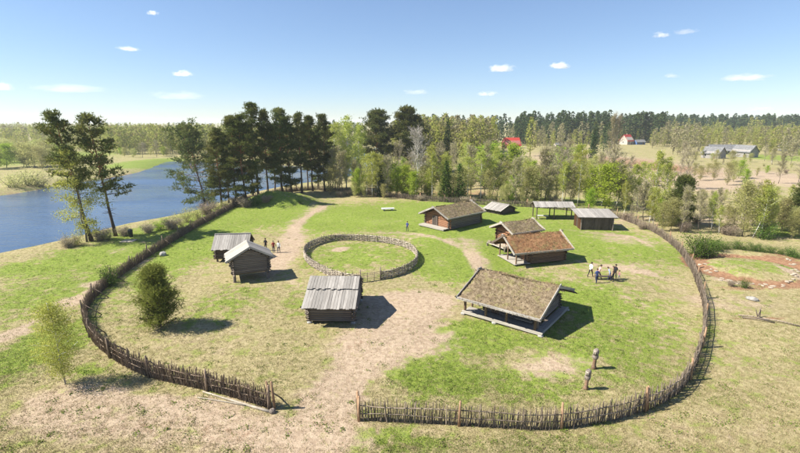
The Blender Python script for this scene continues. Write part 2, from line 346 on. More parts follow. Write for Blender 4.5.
def cover(X, Y):
    r = np.hypot(X, Y)
    c = [np.zeros(X.shape), np.full(X.shape, .19), np.zeros(X.shape)]
    c[1] = np.where(r > 130, .30, c[1]); c[0] = c[0]+.26*sstep(110, 150, r)*sstep(-20, 40, X)
    for ch, x, y, a, b, s in PATCH:
        c[ch] = c[ch]+s*np.exp(-(((X-x)/a)**2+((Y-y)/b)**2)**1.5)
    for w_, st, pts in TRACKS: c[0] = c[0]+st*np.exp(-(pl_dist(X, Y, pts)/w_)**2)
    inner = np.hypot((X-RING2[0])/6.2, (Y-RING2[1])/5.4)
    c[2] = c[2]*(inner > .78)+1.1*np.exp(-((inner-1.03)/.2)**2)
    db = pl_dist(X, Y, FAR_BANK); c[2] = c[2]+.42*np.exp(-(db/4.0)**2)
    d = np.clip(c[0], 0, 1.2)
    return np.stack([d, np.minimum(np.clip(c[1], 0, 2), .74+.1*np.clip(c[1], 0, 2)), np.clip(c[2], 0, 1)], -1)
def axis(lo, hi, step, far_lo, far_hi, g=1.045):
    a = list(np.arange(lo, hi, step)); s = step
    while a[-1] < far_hi: s *= g; a.append(a[-1]+s)
    b = []; s = step; x = lo
    while x > far_lo: s *= g*1.02; x -= s; b.append(x)
    return np.array(b[::-1]+a)
def build_ground():
    xs = np.clip(axis(-66, 66, .75, -7000, 7000), -7100, 7100); ys = np.clip(axis(12, 108, .75, -300, 9000), -400, 9100)
    X, Y = np.meshgrid(xs, ys); Z = zground(X, Y); nx = len(xs); ny = len(ys)
    V = np.stack([X, Y, Z], -1).reshape(-1, 3)
    i = np.arange(nx*ny).reshape(ny, nx)
    F = np.stack([i[:-1, :-1], i[:-1, 1:], i[1:, 1:], i[1:, :-1]], -1).reshape(-1, 4)
    me = np_mesh('ground', V, F, ground_material(), True)
    a = me.color_attributes.new('cover', 'FLOAT_COLOR', 'POINT')
    c = np.ones((len(V), 4), np.float32); c[:, :3] = cover(X, Y).reshape(-1, 3)
    a.data.foreach_set('color', c.ravel())
    tag(link('ground', me), kind='structure')
    # river water
    m, nt, out = new_mat('river_water')
    g = nt.nodes.new('ShaderNodeNewGeometry'); mp = nt.nodes.new('ShaderNodeMapping'); mp.inputs['Scale'].default_value = (.5, 1.3, 1); mp.inputs['Rotation'].default_value = (0, 0, R(20))
    nt.links.new(g.outputs['Position'], mp.inputs[0])
    n1 = noise(nt, mp.outputs[0], .5, 5, .65); n2 = noise(nt, mp.outputs[0], .05, 3, .5)
    b = nt.nodes.new('ShaderNodeBsdfPrincipled'); nt.links.new(mixc(nt, ramp(nt, n2, .35, .65), (.04, .075, .145), (.06, .105, .19)), b.inputs['Base Color'])
    nt.links.new(math_(nt, 'ADD', math_(nt, 'MULTIPLY', ramp(nt, noise(nt, mp.outputs[0], .035, 4, .6, .8), .42, .62), .22), .05), b.inputs['Roughness']); b.inputs['IOR'].default_value = 1.33
    bp = nt.nodes.new('ShaderNodeBump'); bp.inputs['Strength'].default_value = .55; bp.inputs['Distance'].default_value = .35
    nt.links.new(n1, bp.inputs['Height']); nt.links.new(bp.outputs[0], b.inputs['Normal']); nt.links.new(b.outputs[0], out.inputs[0])
    px = [p[0] for p in RIVER]; py = [p[1] for p in RIVER]
    V = [(x, y, WATER_Z) for x, y in ((min(px)-20, min(py)-15), (max(px)+15, min(py)-15), (max(px)+15, max(py)+15), (min(px)-20, max(py)+15))]
    tag(link('river_water', MB().poly(V, [(0, 1, 2, 3)]).mesh('river_water', m)), kind='structure')
build_ground()

# ------------------------------------------------------------------ foliage builders
def rdir(n, rng):
    v = rng.normal(size=(n, 3)); return v/np.linalg.norm(v, axis=1)[:, None]
def blades(C, D, L, W, rng):
    """thin triangles from C along D"""
    n = len(C); s = np.cross(D, rdir(n, rng)); s /= np.linalg.norm(s, axis=1)[:, None]+1e-9
    L = np.broadcast_to(np.asarray(L), (n,))[:, None]; W = np.broadcast_to(np.asarray(W), (n,))[:, None]
    V = np.stack([C-s*W/2, C+s*W/2, C+D*L], 1).reshape(-1, 3); return V, np.arange(3*n).reshape(-1, 3)
def leaves(C, size, rng, aspect=.6):
    n = len(C); a = rdir(n, rng); b = np.cross(a, rdir(n, rng)); b /= np.linalg.norm(b, axis=1)[:, None]+1e-9
    s = (size*rng.uniform(.6, 1.3, n))[:, None]
    V = np.stack([C-a*s/2, C+b*s*aspect/2, C+a*s/2, C-b*s*aspect/2], 1).reshape(-1, 3)
    i = np.arange(n)*4; F = np.concatenate([np.stack([i, i+1, i+2], 1), np.stack([i, i+2, i+3], 1)])
    return V, F
def joinm(parts):
    Vs = []; Fs = []; b = 0
    for V, F in parts: Vs.append(V); Fs.append(F+b); b += len(V)
    return np.concatenate(Vs), np.concatenate(Fs)
def limb_pts(base, d, L, sag, rng, n=4):
    pts = [np.array(base, float)]; d = np.array(d, float)
    for i in range(n):
        d = d+rng.normal(size=3)*.13+np.array([0, 0, sag]); d /= np.linalg.norm(d); pts.append(pts[-1]+d*L/n)
    return pts
def make_trunk(h, r, lean, rng, n=9, wob=.12):
    pts = []; x = y = 0.0
    for i in range(n):
        t = i/(n-1); pts.append((x+lean[0]*t*h, y+lean[1]*t*h, t*h-(.3 if i == 0 else 0)))
        x += rng.normal()*wob*h/60*3; y += rng.normal()*wob*h/60*3
    rad = [max(r*(1-.9*(i/(n-1))**.9), .02)*(1.35 if i == 0 else 1) for i in range(n)]
    return np.array(pts), rad
def at_h(pts, z):
    zs = pts[:, 2]; return np.array([np.interp(z, zs, pts[:, 0]), np.interp(z, zs, pts[:, 1]), z])
def pine(seed, h=18., base=.42, cw=3.4, lean=(0, 0), dens=1.0, nl=34, tl=.5, tw=.13, mat='needle', trunk_r=None, dead=6, spread=1.0, el0=-.12):
    rng = np.random.default_rng(seed); tp, tr = make_trunk(h, trunk_r or h*.0135, lean, rng)
    mb = MB(); mb.tube(tp, tr, 8); C = []; N = []
    for i in range(nl):
        t = (i+rng.random())/nl; z = h*(base+(1-base)*t*.97)
        prof = (.75+.7*t)*(1-t**1.5)**.75*1.15+.12
        L = cw*prof*rng.uniform(.55, 1.2); a = i*2.4+rng.normal()*.5
        el = el0+.75*t+rng.normal()*.16
        p = limb_pts(at_h(tp, z), (math.cos(a)*math.cos(el), math.sin(a)*math.cos(el), math.sin(el)), L, .07, rng)
        mb.tube(p, [max(.035, h*.0045*(1-.7*k/4))*(1-t*.5) for k in range(5)], 4, False)
        for q in np.linspace(.42, 1.05, 6):
            k = min(q, .999)*4; j = int(k); c = p[j]+(p[j+1]-p[j])*(k-j)
            if rng.random() < .22: continue
            m = int(20*dens*rng.uniform(.5, 1.4)); off = rng.normal(size=(m, 3))*np.array([.5, .5, .24])*(.5+.16*cw)*spread
            C.append(c+off); N.append(off)
    for i in range(dead):
        z = h*base*rng.uniform(.5, 1); a = rng.random()*6.3; p = limb_pts(at_h(tp, z), (math.cos(a), math.sin(a), .1), rng.uniform(.8, 2.), -.02, rng)
        mb.tube(p, [.05, .04, .03, .02, .015], 3, False)
    C = np.concatenate(C); N = np.concatenate(N); parts = []
    for k in range(4):
        D = rdir(len(C), rng)*.8+N*.5+np.array([0, 0, .45]); D /= np.linalg.norm(D, axis=1)[:, None]
        parts.append(blades(C, D, tl*rng.uniform(.6, 1.2, len(C)), tw, rng))
    V, F = joinm(parts)
    return mb.mesh('trunk', MT['bark_pine'], True), np_mesh('crown', V, F, MT[mat])
def spruce(seed, h=18., cw=2.6, mat='spruce', dens=1.0, base=.06):
    rng = np.random.default_rng(seed); tp, tr = make_trunk(h, h*.011, (0, 0), rng, wob=.03); mb = MB(); mb.tube(tp, tr, 6); parts = []
    nw = int(h*1.9)
    for i in range(nw):
        t = i/nw; z = h*(base+(1-base)*t); L0 = cw*(1-t)**.85+.15
        for j in range(6):
            a = j*1.05+i*.7+rng.normal()*.2; L = L0*rng.uniform(.7, 1.15); el = -.18+.5*t
            d = np.array([math.cos(a)*math.cos(el), math.sin(a)*math.cos(el), math.sin(el)])
            m = max(3, int(9*L*dens)); s = rng.uniform(.1, 1, m)[:, None]; C = np.array([0, 0, z])+at_h(tp, z)*[1, 1, 0]+d*L*s+rng.normal(size=(m, 3))*.12
            D = d+rdir(m, rng)*.75+np.array([0, 0, -.25]); D /= np.linalg.norm(D, axis=1)[:, None]
            parts.append(blades(C, D, .62*rng.uniform(.6, 1.2, m), .22, rng)); parts.append(blades(C, -D+d*1.4, .4, .2, rng))
    V, F = joinm(parts); return mb.mesh('trunk', MT['bark_dark'], True), np_mesh('crown', V, F, MT[mat])
def broadleaf(seed, h=12., cw=3., base=.25, mat='birch', barkm='bark_birch', size=.22, n=3500, nl=30, droop=-.05, lean=(0, 0), twigs=True, clump=.5, up=.7, r=None):
    rng = np.random.default_rng(seed); tp, tr = make_trunk(h, r or h*.009, lean, rng, wob=.16); mb = MB(); mb.tube(tp, tr, 7); C = []
    per = max(2, n//(nl*6))
    for i in range(nl):
        t = (i+rng.random())/nl; z = h*(base+(1-base)*t*.95); prof = math.sin(math.pi*min(1, (.18+.8*t)))**.7+.12
        L = cw*prof*rng.uniform(.6, 1.2); a = i*2.4+rng.normal()*.5; el = up+rng.normal()*.2
        p = limb_pts(at_h(tp, z), (math.cos(a)*math.cos(el), math.sin(a)*math.cos(el), math.sin(el)), L, droop, rng, 5)
        mb.tube(p, [max(.012, h*.0026*(1-.8*k/5))*(1-t*.5) for k in range(6)], 3, False)
        for q in np.linspace(.3, 1, 6):
            k = min(q, .999)*5; j = int(k); c = p[j]+(p[j+1]-p[j])*(k-j); m = int(per*rng.uniform(.3, 1.7))+1
            C.append(c+rng.normal(size=(m, 3))*clump*(.35+.1*cw)*np.array([1, 1, .8]))
    C = np.concatenate(C); V, F = leaves(C, size, rng)
    return mb.mesh('trunk', MT[barkm], True), np_mesh('crown', V, F, MT[mat])
def bare(seed, h=12., cw=2.6, base=.2, mat='twig', barkm='bark_grey', budm='bud', buds=500, nl=34, tw=.055, up=.75, tn=20, tlen=1.0):
    rng = np.random.default_rng(seed); tp, tr = make_trunk(h, h*.0095, (0, 0), rng, wob=.2); mb = MB(); mb.tube(tp, tr, 6); TC = []; TD = []; TL = []
    for i in range(nl):
        t = (i+rng.random())/nl; z = h*(base+(1-base)*t*.97); L = cw*(.4+math.sin(math.pi*min(1, .25+.72*t)))*rng.uniform(.5, 1.)
        a = i*2.4+rng.normal()*.5; el = up+rng.normal()*.2
        p = limb_pts(at_h(tp, z), (math.cos(a)*math.cos(el), math.sin(a)*math.cos(el), math.sin(el)), L, .06, rng, 4)
        mb.tube(p, [max(.014, h*.003*(1-.8*k/4))*(1-t*.5) for k in range(5)], 3, False)
        for q in rng.uniform(.2, 1, tn):
            k = min(q, .999)*4; j = int(k); c = p[j]+(p[j+1]-p[j])*(k-j); d = (p[j+1]-p[j]); d /= np.linalg.norm(d)
            d = d*.7+rdir(1, rng)[0]*.7+np.array([0, 0, .3]); d /= np.linalg.norm(d); l = rng.uniform(.4, 1.3)*tlen
            TC.append(c); TD.append(d); TL.append(l)
            for _ in range(3):
                e = d+rdir(1, rng)[0]*.8; e /= np.linalg.norm(e); TC.append(c+d*l*rng.uniform(.3, .9)); TD.append(e); TL.append(l*.6)
    TC = np.array(TC); TD = np.array(TD); TL = np.array(TL); V1, F1 = blades(TC, TD, TL, tw, rng)
    pick = rng.integers(0, len(TC), buds); C = TC[pick]+TD[pick]*(TL[pick]*rng.random(buds))[:, None]
    V2, F2 = leaves(C+rng.normal(size=C.shape)*.12, .19, rng); V, F = joinm([(V1, F1), (V2, F2)])
    me = np_mesh('crown', V, F, MT[mat]); me.materials.append(MT[budm])
    idx = np.zeros(len(me.polygons), np.int32); idx[len(F1):] = 1; me.polygons.foreach_set('material_index', idx)
    return mb.mesh('trunk', MT[barkm], True), me
def bush(seed, h=2.5, w=2., mat='willow', size=.14, n=1600, stems=10, barkm='bark_grey', shape=.6, blade=False):
    rng = np.random.default_rng(seed); mb = MB(); C = []
    for i in range(stems):
        a = i*2.4; d = np.array([math.cos(a)*shape*rng.uniform(.1, 1.1), math.sin(a)*shape*rng.uniform(.1, 1.1), 1.]); d /= np.linalg.norm(d); L = h*rng.uniform(.7, 1.08)
        p = limb_pts((rng.normal()*.12*w, rng.normal()*.12*w, -.1), d, L, -.02, rng, 5); mb.tube(p, [.035*h/3*(1-.8*k/5)+.006 for k in range(6)], 3, False)
        for q in np.linspace(.18, 1, 7):
            k = min(q, .999)*5; j = int(k); c = p[j]+(p[j+1]-p[j])*(k-j); m = int(n/stems/7*rng.uniform(.4, 1.6))+1
            C.append(c+rng.normal(size=(m, 3))*np.array([.16*w, .16*w, .1*h]))
    C = np.concatenate(C); C[:, 2] = np.maximum(C[:, 2], .03)
    if blade:
        D = rdir(len(C), rng)+np.array([0, 0, .6]); D /= np.linalg.norm(D, axis=1)[:, None]; V, F = blades(C, D, size*3.2, size*.35, rng)
    else: V, F = leaves(C, size, rng)
    return mb.mesh('stem', MT[barkm], True), np_mesh('foliage', V, F, MT[mat])

TREES = []
def plant(proto, name, px, py, top=None, label=None, cat='tree', group=None, s=None, rz=None, parts=('trunk', 'crown'), loc=None, h0=1.0, sink=0.0, wide=1.0, yaw=None):
    """stand a copy of a prototype (trunk mesh, crown mesh, nominal height) at a surveyed point; top = pixel row of its tip"""
    tm, cm, h = proto
    x, y, z = loc if loc else P(px, py)
    if s is None:
        if top is None: s = 1.0
        else:
            gz = z; d = y*math.cos(PITCH)-(gz-CAM_H)*math.sin(PITCH)
            # solve for the height whose tip falls on the wanted row
            lo, hi = .2, 60
            for _ in range(40):
                mid = (lo+hi)/2; zz = z+mid-CAM_H; dd = y*math.cos(PITCH)-zz*math.sin(PITCH); uu = y*math.sin(PITCH)+zz*math.cos(PITCH)
                if 226.5-FPX*uu/dd > top: lo = mid
                else: hi = mid
            s = lo/h
    e = empty(name, (x, y, z-sink), random.uniform(0, 6.28) if rz is None else rz, label, cat, group, s)
    if wide != 1.0: e.scale = (s*wide, s*wide, s)
    link(parts[0], tm, e); link(parts[1], cm, e); TREES.append(e); return e

def PR(fn, h, *a, **k):
    r = fn(*a, h=h, **k); return (r[0], r[1], h)

# ------------------------------------------------------------------ shared timber pieces
def unit_log():
    mb = MB(); mb.tube([(-.5, 0, 0), (-.17, .02, .01), (.2, -.015, 0), (.5, 0, 0)], [.5, .52, .5, .47], 8); return mb
LOGM = {k: unit_log().mesh('log', MT[k], True) for k in ('log_dark', 'log_grey', 'log_warm', 'log_orange')}
def unit_plank(): return MB().box((0, 0, 0), (1, 1, 1), None, .012)
PLANKM = {k: unit_plank().mesh('plank', MT[k]) for k in ('plank_grey', 'plank_pale', 'log_dark', 'log_grey', 'log_warm', 'log_orange', 'white')}
def place_between(o, a, b, w, h, roll=0.0):
    """unit piece along x set between two local points"""
    a = Vector(a); b = Vector(b); d = b-a; x = d.normalized(); up = Vector((0, 0, 1)) if abs(x.z) < .97 else Vector((0, 1, 0))
    y = up.cross(x).normalized(); z = x.cross(y); q = Matrix((x, y, z)).transposed().to_quaternion()
    o.rotation_mode = 'QUATERNION'; o.rotation_quaternion = q @ Matrix.Rotation(roll, 3, 'X').to_quaternion()
    o.location = (a+b)/2; o.scale = (d.length, w, h); return o
def log(par, k, a, b, r): 
    o = link('log', LOGM[k], par); o.rotation_mode = 'QUATERNION'; return place_between(o, a, b, 2*r, 2*r, random.uniform(0, 6))
def plank(par, k, a, b, w, h, name='plank'): return place_between(link(name, PLANKM[k], par), a, b, w, h)
def log_wall(par, k, x0, x1, y, z0, z1, r=.11, axis_='x', proud=.22, open_=None):
    z = z0+r; i = 0
    while z < z1:
        off = random.uniform(-.04, .04)
        A, B = x0-proud+off, x1+proud+off
        segs = [(A, B)]
        if open_ and open_[2] < z < open_[3]: segs = [(A, open_[0]), (open_[1], B)]
        for a, b in segs:
            if b-a < .1: continue
            if axis_ == 'x': log(par, k, (a, y, z), (b, y, z), r*random.uniform(.94, 1.05))
            else: log(par, k, (y, a, z+r), (y, b, z+r), r*random.uniform(.94, 1.05))
        z += 2*r*.93; i += 1
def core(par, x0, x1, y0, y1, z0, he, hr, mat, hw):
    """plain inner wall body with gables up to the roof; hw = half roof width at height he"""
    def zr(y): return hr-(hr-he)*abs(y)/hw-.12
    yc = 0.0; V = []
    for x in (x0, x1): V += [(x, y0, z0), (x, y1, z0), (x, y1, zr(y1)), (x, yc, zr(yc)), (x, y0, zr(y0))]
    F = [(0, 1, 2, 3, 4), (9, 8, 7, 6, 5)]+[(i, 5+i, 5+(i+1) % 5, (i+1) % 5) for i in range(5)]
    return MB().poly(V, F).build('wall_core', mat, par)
def gable_logs(par, k, x, y0, y1, z0, he, hr, hw, r=.11):
    z = z0
    while z < hr-.3:
        ww = hw*(hr-z-.2)/(hr-he); a, b = max(y0, -ww), min(y1, ww)
        if b-a > .3: log(par, k, (x, a, z), (x, b, z), r)
        z += 2*r*.93
def turf_slope(par, L, W2, he, hr, side, mat, bladem, seed, thick=.2):
    rng = np.random.default_rng(seed); nx, ny = 40, 20; V = []; 
    sl = math.hypot(W2, hr-he)
    for j in range(ny+1):
        for i in range(nx+1):
            u = i/nx; t = j/ny; x = (u-.5)*L; y = side*W2*t; z = hr+(he-hr)*t
            edge = min(1, min(u, 1-u)*14, (1-t)*10+.35)
            n = .07*math.sin(u*9+seed)*math.sin(t*5+seed*2)-.10*math.sin(math.pi*u)+rng.normal()*.04
            V.append((x+rng.normal()*.02, y+rng.normal()*.02, z+thick*(.35+.65*edge)+n))
    top = len(V)
    V += [((i/nx-.5)*L, side*W2*j, hr+(he-hr)*j) for j in (0, 1) for i in range(nx+1)]
    F = []
    for j in range(ny):
        for i in range(nx):
            a = j*(nx+1)+i; q = (a, a+1, a+nx+2, a+nx+1); F.append(q if side < 0 else q[::-1])
    # underside and rim
    F.append(tuple([top, top+nx, top+2*nx+1, top+nx+1]))
    b = ny*(nx+1)
    for i in range(nx): F.append((b+i, b+i+1, top+nx+1+i+1, top+nx+1+i)); 
    for i, (t0, t1) in ((0, (top, top+nx+1)), (nx, (top+nx, top+2*nx+1))): F.append(tuple([j*(nx+1)+i for j in range(ny+1)]+[t1, t0]))
    o = link('turf', MB().poly(V, F).mesh('turf', mat, True), par)
    VV = np.array(V[:top]); m = int(L*sl*95); idx = rng.integers(0, top, m); C = VV[idx]+rng.normal(size=(m, 3))*np.array([.1, .1, .0])
    lim = (np.abs(C[:, 0]) < L/2+.03) & (np.abs(C[:, 1]) < W2+.05); C = C[lim]; m = len(C)
    D = rng.normal(size=(m, 3))*.6+np.array([0, side*.4, .75]); D /= np.linalg.norm(D, axis=1)[:, None]
    Vb, Fb = blades(C-np.array([0, 0, .03]), D, rng.uniform(.08, .2, m)*(1+1.2*(rng.random(m) < .15)), .05, rng)
    m2 = int(L*26); e = rng.random(m2); Ce = np.stack([(e-.5)*L, np.full(m2, side*(W2+.02)), np.full(m2, he+thick*.62)], 1)+rng.normal(size=(m2, 3))*.03
    De = rng.normal(size=(m2, 3))*.5+np.array([0, side*.8, -.15]); De /= np.linalg.norm(De, axis=1)[:, None]; b2 = blades(Ce, De, rng.uniform(.1, .3, m2), .045, rng)
    m3 = int(sl*30); e = rng.random(m3); sx_ = rng.choice([-1, 1], m3); Cg = np.stack([sx_*(L/2+.02), side*W2*e, hr+(he-hr)*e+thick*.75], 1)+rng.normal(size=(m3, 3))*.03
    Dg = rng.normal(size=(m3, 3))*.5+np.stack([sx_*.5, np.full(m3, side*.2), np.full(m3, .5)], 1); Dg /= np.linalg.norm(Dg, axis=1)[:, None]; b3 = blades(Cg, Dg, rng.uniform(.1, .28, m3), .045, rng)
    Vb, Fb = joinm([(Vb, Fb), b2, b3])
    tag(link('turf_grass', np_mesh('turf_grass', Vb, Fb, bladem), o), kind='stuff')
def turf_roof(par, L, W, he, hr, mat='turf_dry', bl='turf_blade', board='plank_grey', seed=1, cross=True, thick=.2, backboard=None):
    for side in (-1, 1):
        turf_slope(par, L, W/2, he, hr, side, MT[mat], MT[bl], seed+(side > 0)*7, thick)
        sl = Vector((0, side*W/2, he-hr)).normalized()
        # bargeboards at both gable ends, running past the ridge to cross
        for ex in (-1, 1):
            top = Vector((ex*(L/2+.05+(.035 if side > 0 else 0)), 0, hr+thick*.7))-sl*(.32 if cross else .05); bot = Vector((ex*(L/2+.05+(.035 if side > 0 else 0)), side*W/2, he+thick*.7))+sl*.12
            plank(par, backboard if backboard and side > 0 else board, top, bot, .07, .26, 'bargeboard')
        plank(par, board, (-L/2-.1, side*(W/2+.04), he+thick*.45), (L/2+.1, side*(W/2+.04), he+thick*.45), .08, .22, 'eave_board')
        for k in range(5):
            x = -L/2+L*(k+.5)/5; plank(par, 'log_dark', (x, side*(W/2-.5), he-.05+.5*(hr-he)/(W/2)), (x, side*(W/2+.12), he-.08), .09, .09, 'rafter')
def plank_roof(par, L, W, he, hr, k='plank_grey', n=None, step=None, sides=(-1, 1), th=.045, lit_side_k=None):
    n = n or int(L/.27); w = L/n
    for side in sides:
        kk = k if side < 0 or not lit_side_k else lit_side_k
        MB().poly([(-L/2+.05, 0, hr-.06), (L/2-.05, 0, hr-.06), (L/2-.05, side*W/2*.97, he-.06), (-L/2+.05, side*W/2*.97, he-.06),
                   (-L/2+.05, 0, hr-.1), (L/2-.05, 0, hr-.1), (L/2-.05, side*W/2*.97, he-.1), (-L/2+.05, side*W/2*.97, he-.1)],
                  [(0, 1, 2, 3), (7, 6, 5, 4), (0, 4, 5, 1), (1, 5, 6, 2), (2, 6, 7, 3), (3, 7, 4, 0)]).build('roof_deck', MT['log_dark'], par)
        for i in range(n):
            x = -L/2+(i+.5)*w; ov = random.uniform(-.06, .1)
            sl = Vector((0, side*W/2, he-hr)); u = sl.normalized()
            if step is None:
                plank(par, kk, Vector((x, -side*.03, hr+.01+random.uniform(0, .02))), Vector((x, 0, hr+.01+random.uniform(-.01, .02)))+sl+u*ov, w*random.uniform(.86, .97), th)
            else:
                plank(par, kk, Vector((x, 0, hr+.13+random.uniform(0, .02))), Vector((x, 0, hr+.12))+sl*step+u*ov, w*random.uniform(.86, .97), th)
                plank(par, kk, Vector((x, 0, hr+.0))+sl*(step-.08), Vector((x, 0, hr+random.uniform(-.01, .02)))+sl+u*random.uniform(-.06, .1), w*random.uniform(.86, .97), th)
def stilts(par, pts, z1, r=.12, name='stilt', k='log_grey'):
    for x, y in pts:
        o = link(name, LOGM[k], par); place_between(o, (x, y, -.15), (x, y, z1), 2*r, 2*r)
def deck(par, x0, x1, y0, y1, z, k='plank_grey', along='x'):
    n = max(2, int(((y1-y0) if along == 'x' else (x1-x0))/.26))
    for i in range(n):
        if along == 'x': y = y0+(i+.5)*(y1-y0)/n; plank(par, k, (x0+random.uniform(-.05, .05), y, z), (x1+random.uniform(-.05, .05), y, z), (y1-y0)/n*.93, .06, 'floor_plank')
        else: x = x0+(i+.5)*(x1-x0)/n; plank(par, k, (x, y0+random.uniform(-.05, .05), z), (x, y1+random.uniform(-.05, .05), z), (x1-x0)/n*.93, .06, 'floor_plank')
def door(par, x, y, z, w, h, nx=0, ny=-1, k='log_warm'):
    d = empty('door', (x, y, z), math.atan2(nx, -ny)); d.parent = par
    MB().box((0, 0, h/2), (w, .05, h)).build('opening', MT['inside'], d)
    for i in range(4): plank(d, k, (-w/2+(i+.5)*w/4, -.045, .03), (-w/2+(i+.5)*w/4, -.045, h-.03), w/4*.9, .03)
    for sx in (-1, 1): plank(d, 'log_grey', (sx*(w/2+.05), -.06, 0), (sx*(w/2+.05), -.06, h+.05), .1, .1, 'frame')
    plank(d, 'log_grey', (-w/2-.12, -.06, h+.06), (w/2+.12, -.06, h+.06), .1, .1, 'frame')
    MB().tube([(w*.32, -.06, h*.5), (w*.32, -.12, h*.5), (w*.32, -.12, h*.58), (w*.32, -.06, h*.58)], .015, 5).build('handle', MT['metal_dark'], d)

# ------------------------------------------------------------------ the houses
def longhouse():
    L, W, he, hr, l, w = 7.12*S*1.0, 7.78*S, 1.62*S, 3.05*S, 6.8*S, 6.2*S
    t = empty('turf_roof_longhouse', (10.03*S, 35.92*S, zg(10.03*S, 35.92*S)), R(-38), 'large longhouse with dry brown turf roof and a posted porch, nearest of the turf houses', 'house')
    turf_roof(t, L, W, he, hr, board='plank_grey', seed=3)
    x0, x1, y0, y1 = -l/2+1.6, l/2-.75, -w/2+1.35, w/2-.4
    core(t, x0+.1, x1-.1, y0+.1, y1-.1, .1, he, hr, MT['inside'], W/2)
    hl = he+(hr-he)*(1-abs(y0)/(W/2))-.2
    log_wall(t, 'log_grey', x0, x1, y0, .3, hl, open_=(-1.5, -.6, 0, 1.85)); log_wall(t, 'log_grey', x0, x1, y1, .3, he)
    for x in (x0, x1):
        log_wall(t, 'log_grey', y0, y1, x, .3, 1.6, axis_='y'); gable_logs(t, 'log_grey', x, y0, y1, 1.95, he, hr, W/2)
    door(t, -1.05, y0-.02, .33, .85, 1.5)
    deck(t, -l/2, l/2, -w/2, y0-.12, .3, along='x'); deck(t, x1+.15, l/2, y0-.12, w/2, .3, along='y')
    plank(t, 'plank_pale', (-l/2-.15, -w/2-.06, .26), (l/2+.15, -w/2-.06, .26), .14, .24, 'sill_beam')
    plank(t, 'plank_grey', (l/2+.06, -w/2-.1, .26), (l/2+.06, w/2+.1, .26), .14, .24, 'sill_beam')
    for x in (-l/2+.12, -l/2+2.25, .55, l/2-.55):
        o = link('porch_post', LOGM['log_warm'], t); place_between(o, (x, -w/2+.12, .3), (x, -w/2+.12, he+.12), .24, .24)
    o = link('porch_post', LOGM['log_warm'], t); place_between(o, (-l/2+.15, y0+.1, .3), (-l/2+.15, y0+.1, he+.5), .2, .2)
    o = link('porch_post', LOGM['log_grey'], t); place_between(o, (l/2-.5, -w/2+.55, .3), (l/2-.5, -w/2+.55, he+.3), .24, .24)
    o = link('eave_log', LOGM['log_grey'], t); place_between(o, (-L/2, -w/2+.12, he+.12), (L/2, -w/2+.12, he+.12), .2, .2)
    plank(t, 'plank_pale', (1.0, y0-.35, .62), (2.6, y0-.35, .62), .34, .06, 'bench_board')
    for x in (1.15, 2.45): plank(t, 'log_grey', (x, y0-.35, .33), (x, y0-.35, .59), .1, .1, 'bench_leg')
    for x in (-l/2, -.5, l/2):
        for y in (-w/2, w/2): MB().tube([(x, y, -.1), (x+.02, y, .1), (x, y, .17)], [.24, .26, .16], 7).build('foundation_stone', MT['stone'], t)
    # projecting dark ridge and purlin logs on the far gable
    for y, z in ((0, hr-.1), (W/2-.35, he+.05), (-W/2+.35, he+.05)): log(t, 'log_dark', (-L/2-.25, y, z-.02), (L/2+.35, y, z-.02), .1)
def house_D():
    L, W, he, hr, l, w = 7.77*S, 5.07*S, 1.52*S, 3.0*S, 6.37*S, 3.72*S
    t = empty('turf_roof_house', (15.73*S, 51.07*S, zg(15.73*S, 51.07*S)), R(16.9), 'log house with red-brown turf roof and open porch at its left, middle of the settlement', 'house')
    turf_roof(t, L, W, he, hr, 'turf_red', 'turf_blade_red', 'plank_pale', seed=11, backboard='log_dark')
    x0, x1, y0, y1 = -l/2+2.1, l/2+.1, -w/2, w/2
    core(t, x0+.1, x1-.1, y0+.1, y1-.1, .05, he, hr, MT['inside'], W/2)
    log_wall(t, 'log_warm', x0, x1, y0, .1, he+.25); log_wall(t, 'log_warm', x0, x1, y1, .1, he+.25)
    for x in (x0, x1): log_wall(t, 'log_warm', y0, y1, x, .1, 1.7, axis_='y', open_=None); gable_logs(t, 'log_orange', x, y0, y1, 2.0, he, hr, W/2)
    door(t, x0-.14, -.5, .2, .85, 1.5, -1, 0, 'log_orange')
    deck(t, -l/2-.3, x0-.15, -w/2-.2, w/2+.2, .2, 'plank_pale', 'y')
    for x, y in ((-l/2, -w/2), (-l/2, w/2), (-l/2, 0)):
        o = link('porch_post', LOGM['log_warm'], t); place_between(o, (x, y, 0), (x, y, he+(.25 if y else 1.3)), .19, .19)
    for z in (.55, .95): o = link('porch_rail', LOGM['log_warm'], t); place_between(o, (-l/2, -w/2, z+.1), (x0-.1, -w/2, z+.1), .1, .1)
    for y, z in ((0, hr-.12), (W/2-.45, he+.12), (-W/2+.45, he+.12)): log(t, 'log_warm', (-L/2-.1, y, z), (L/2+.12, y, z), .09)
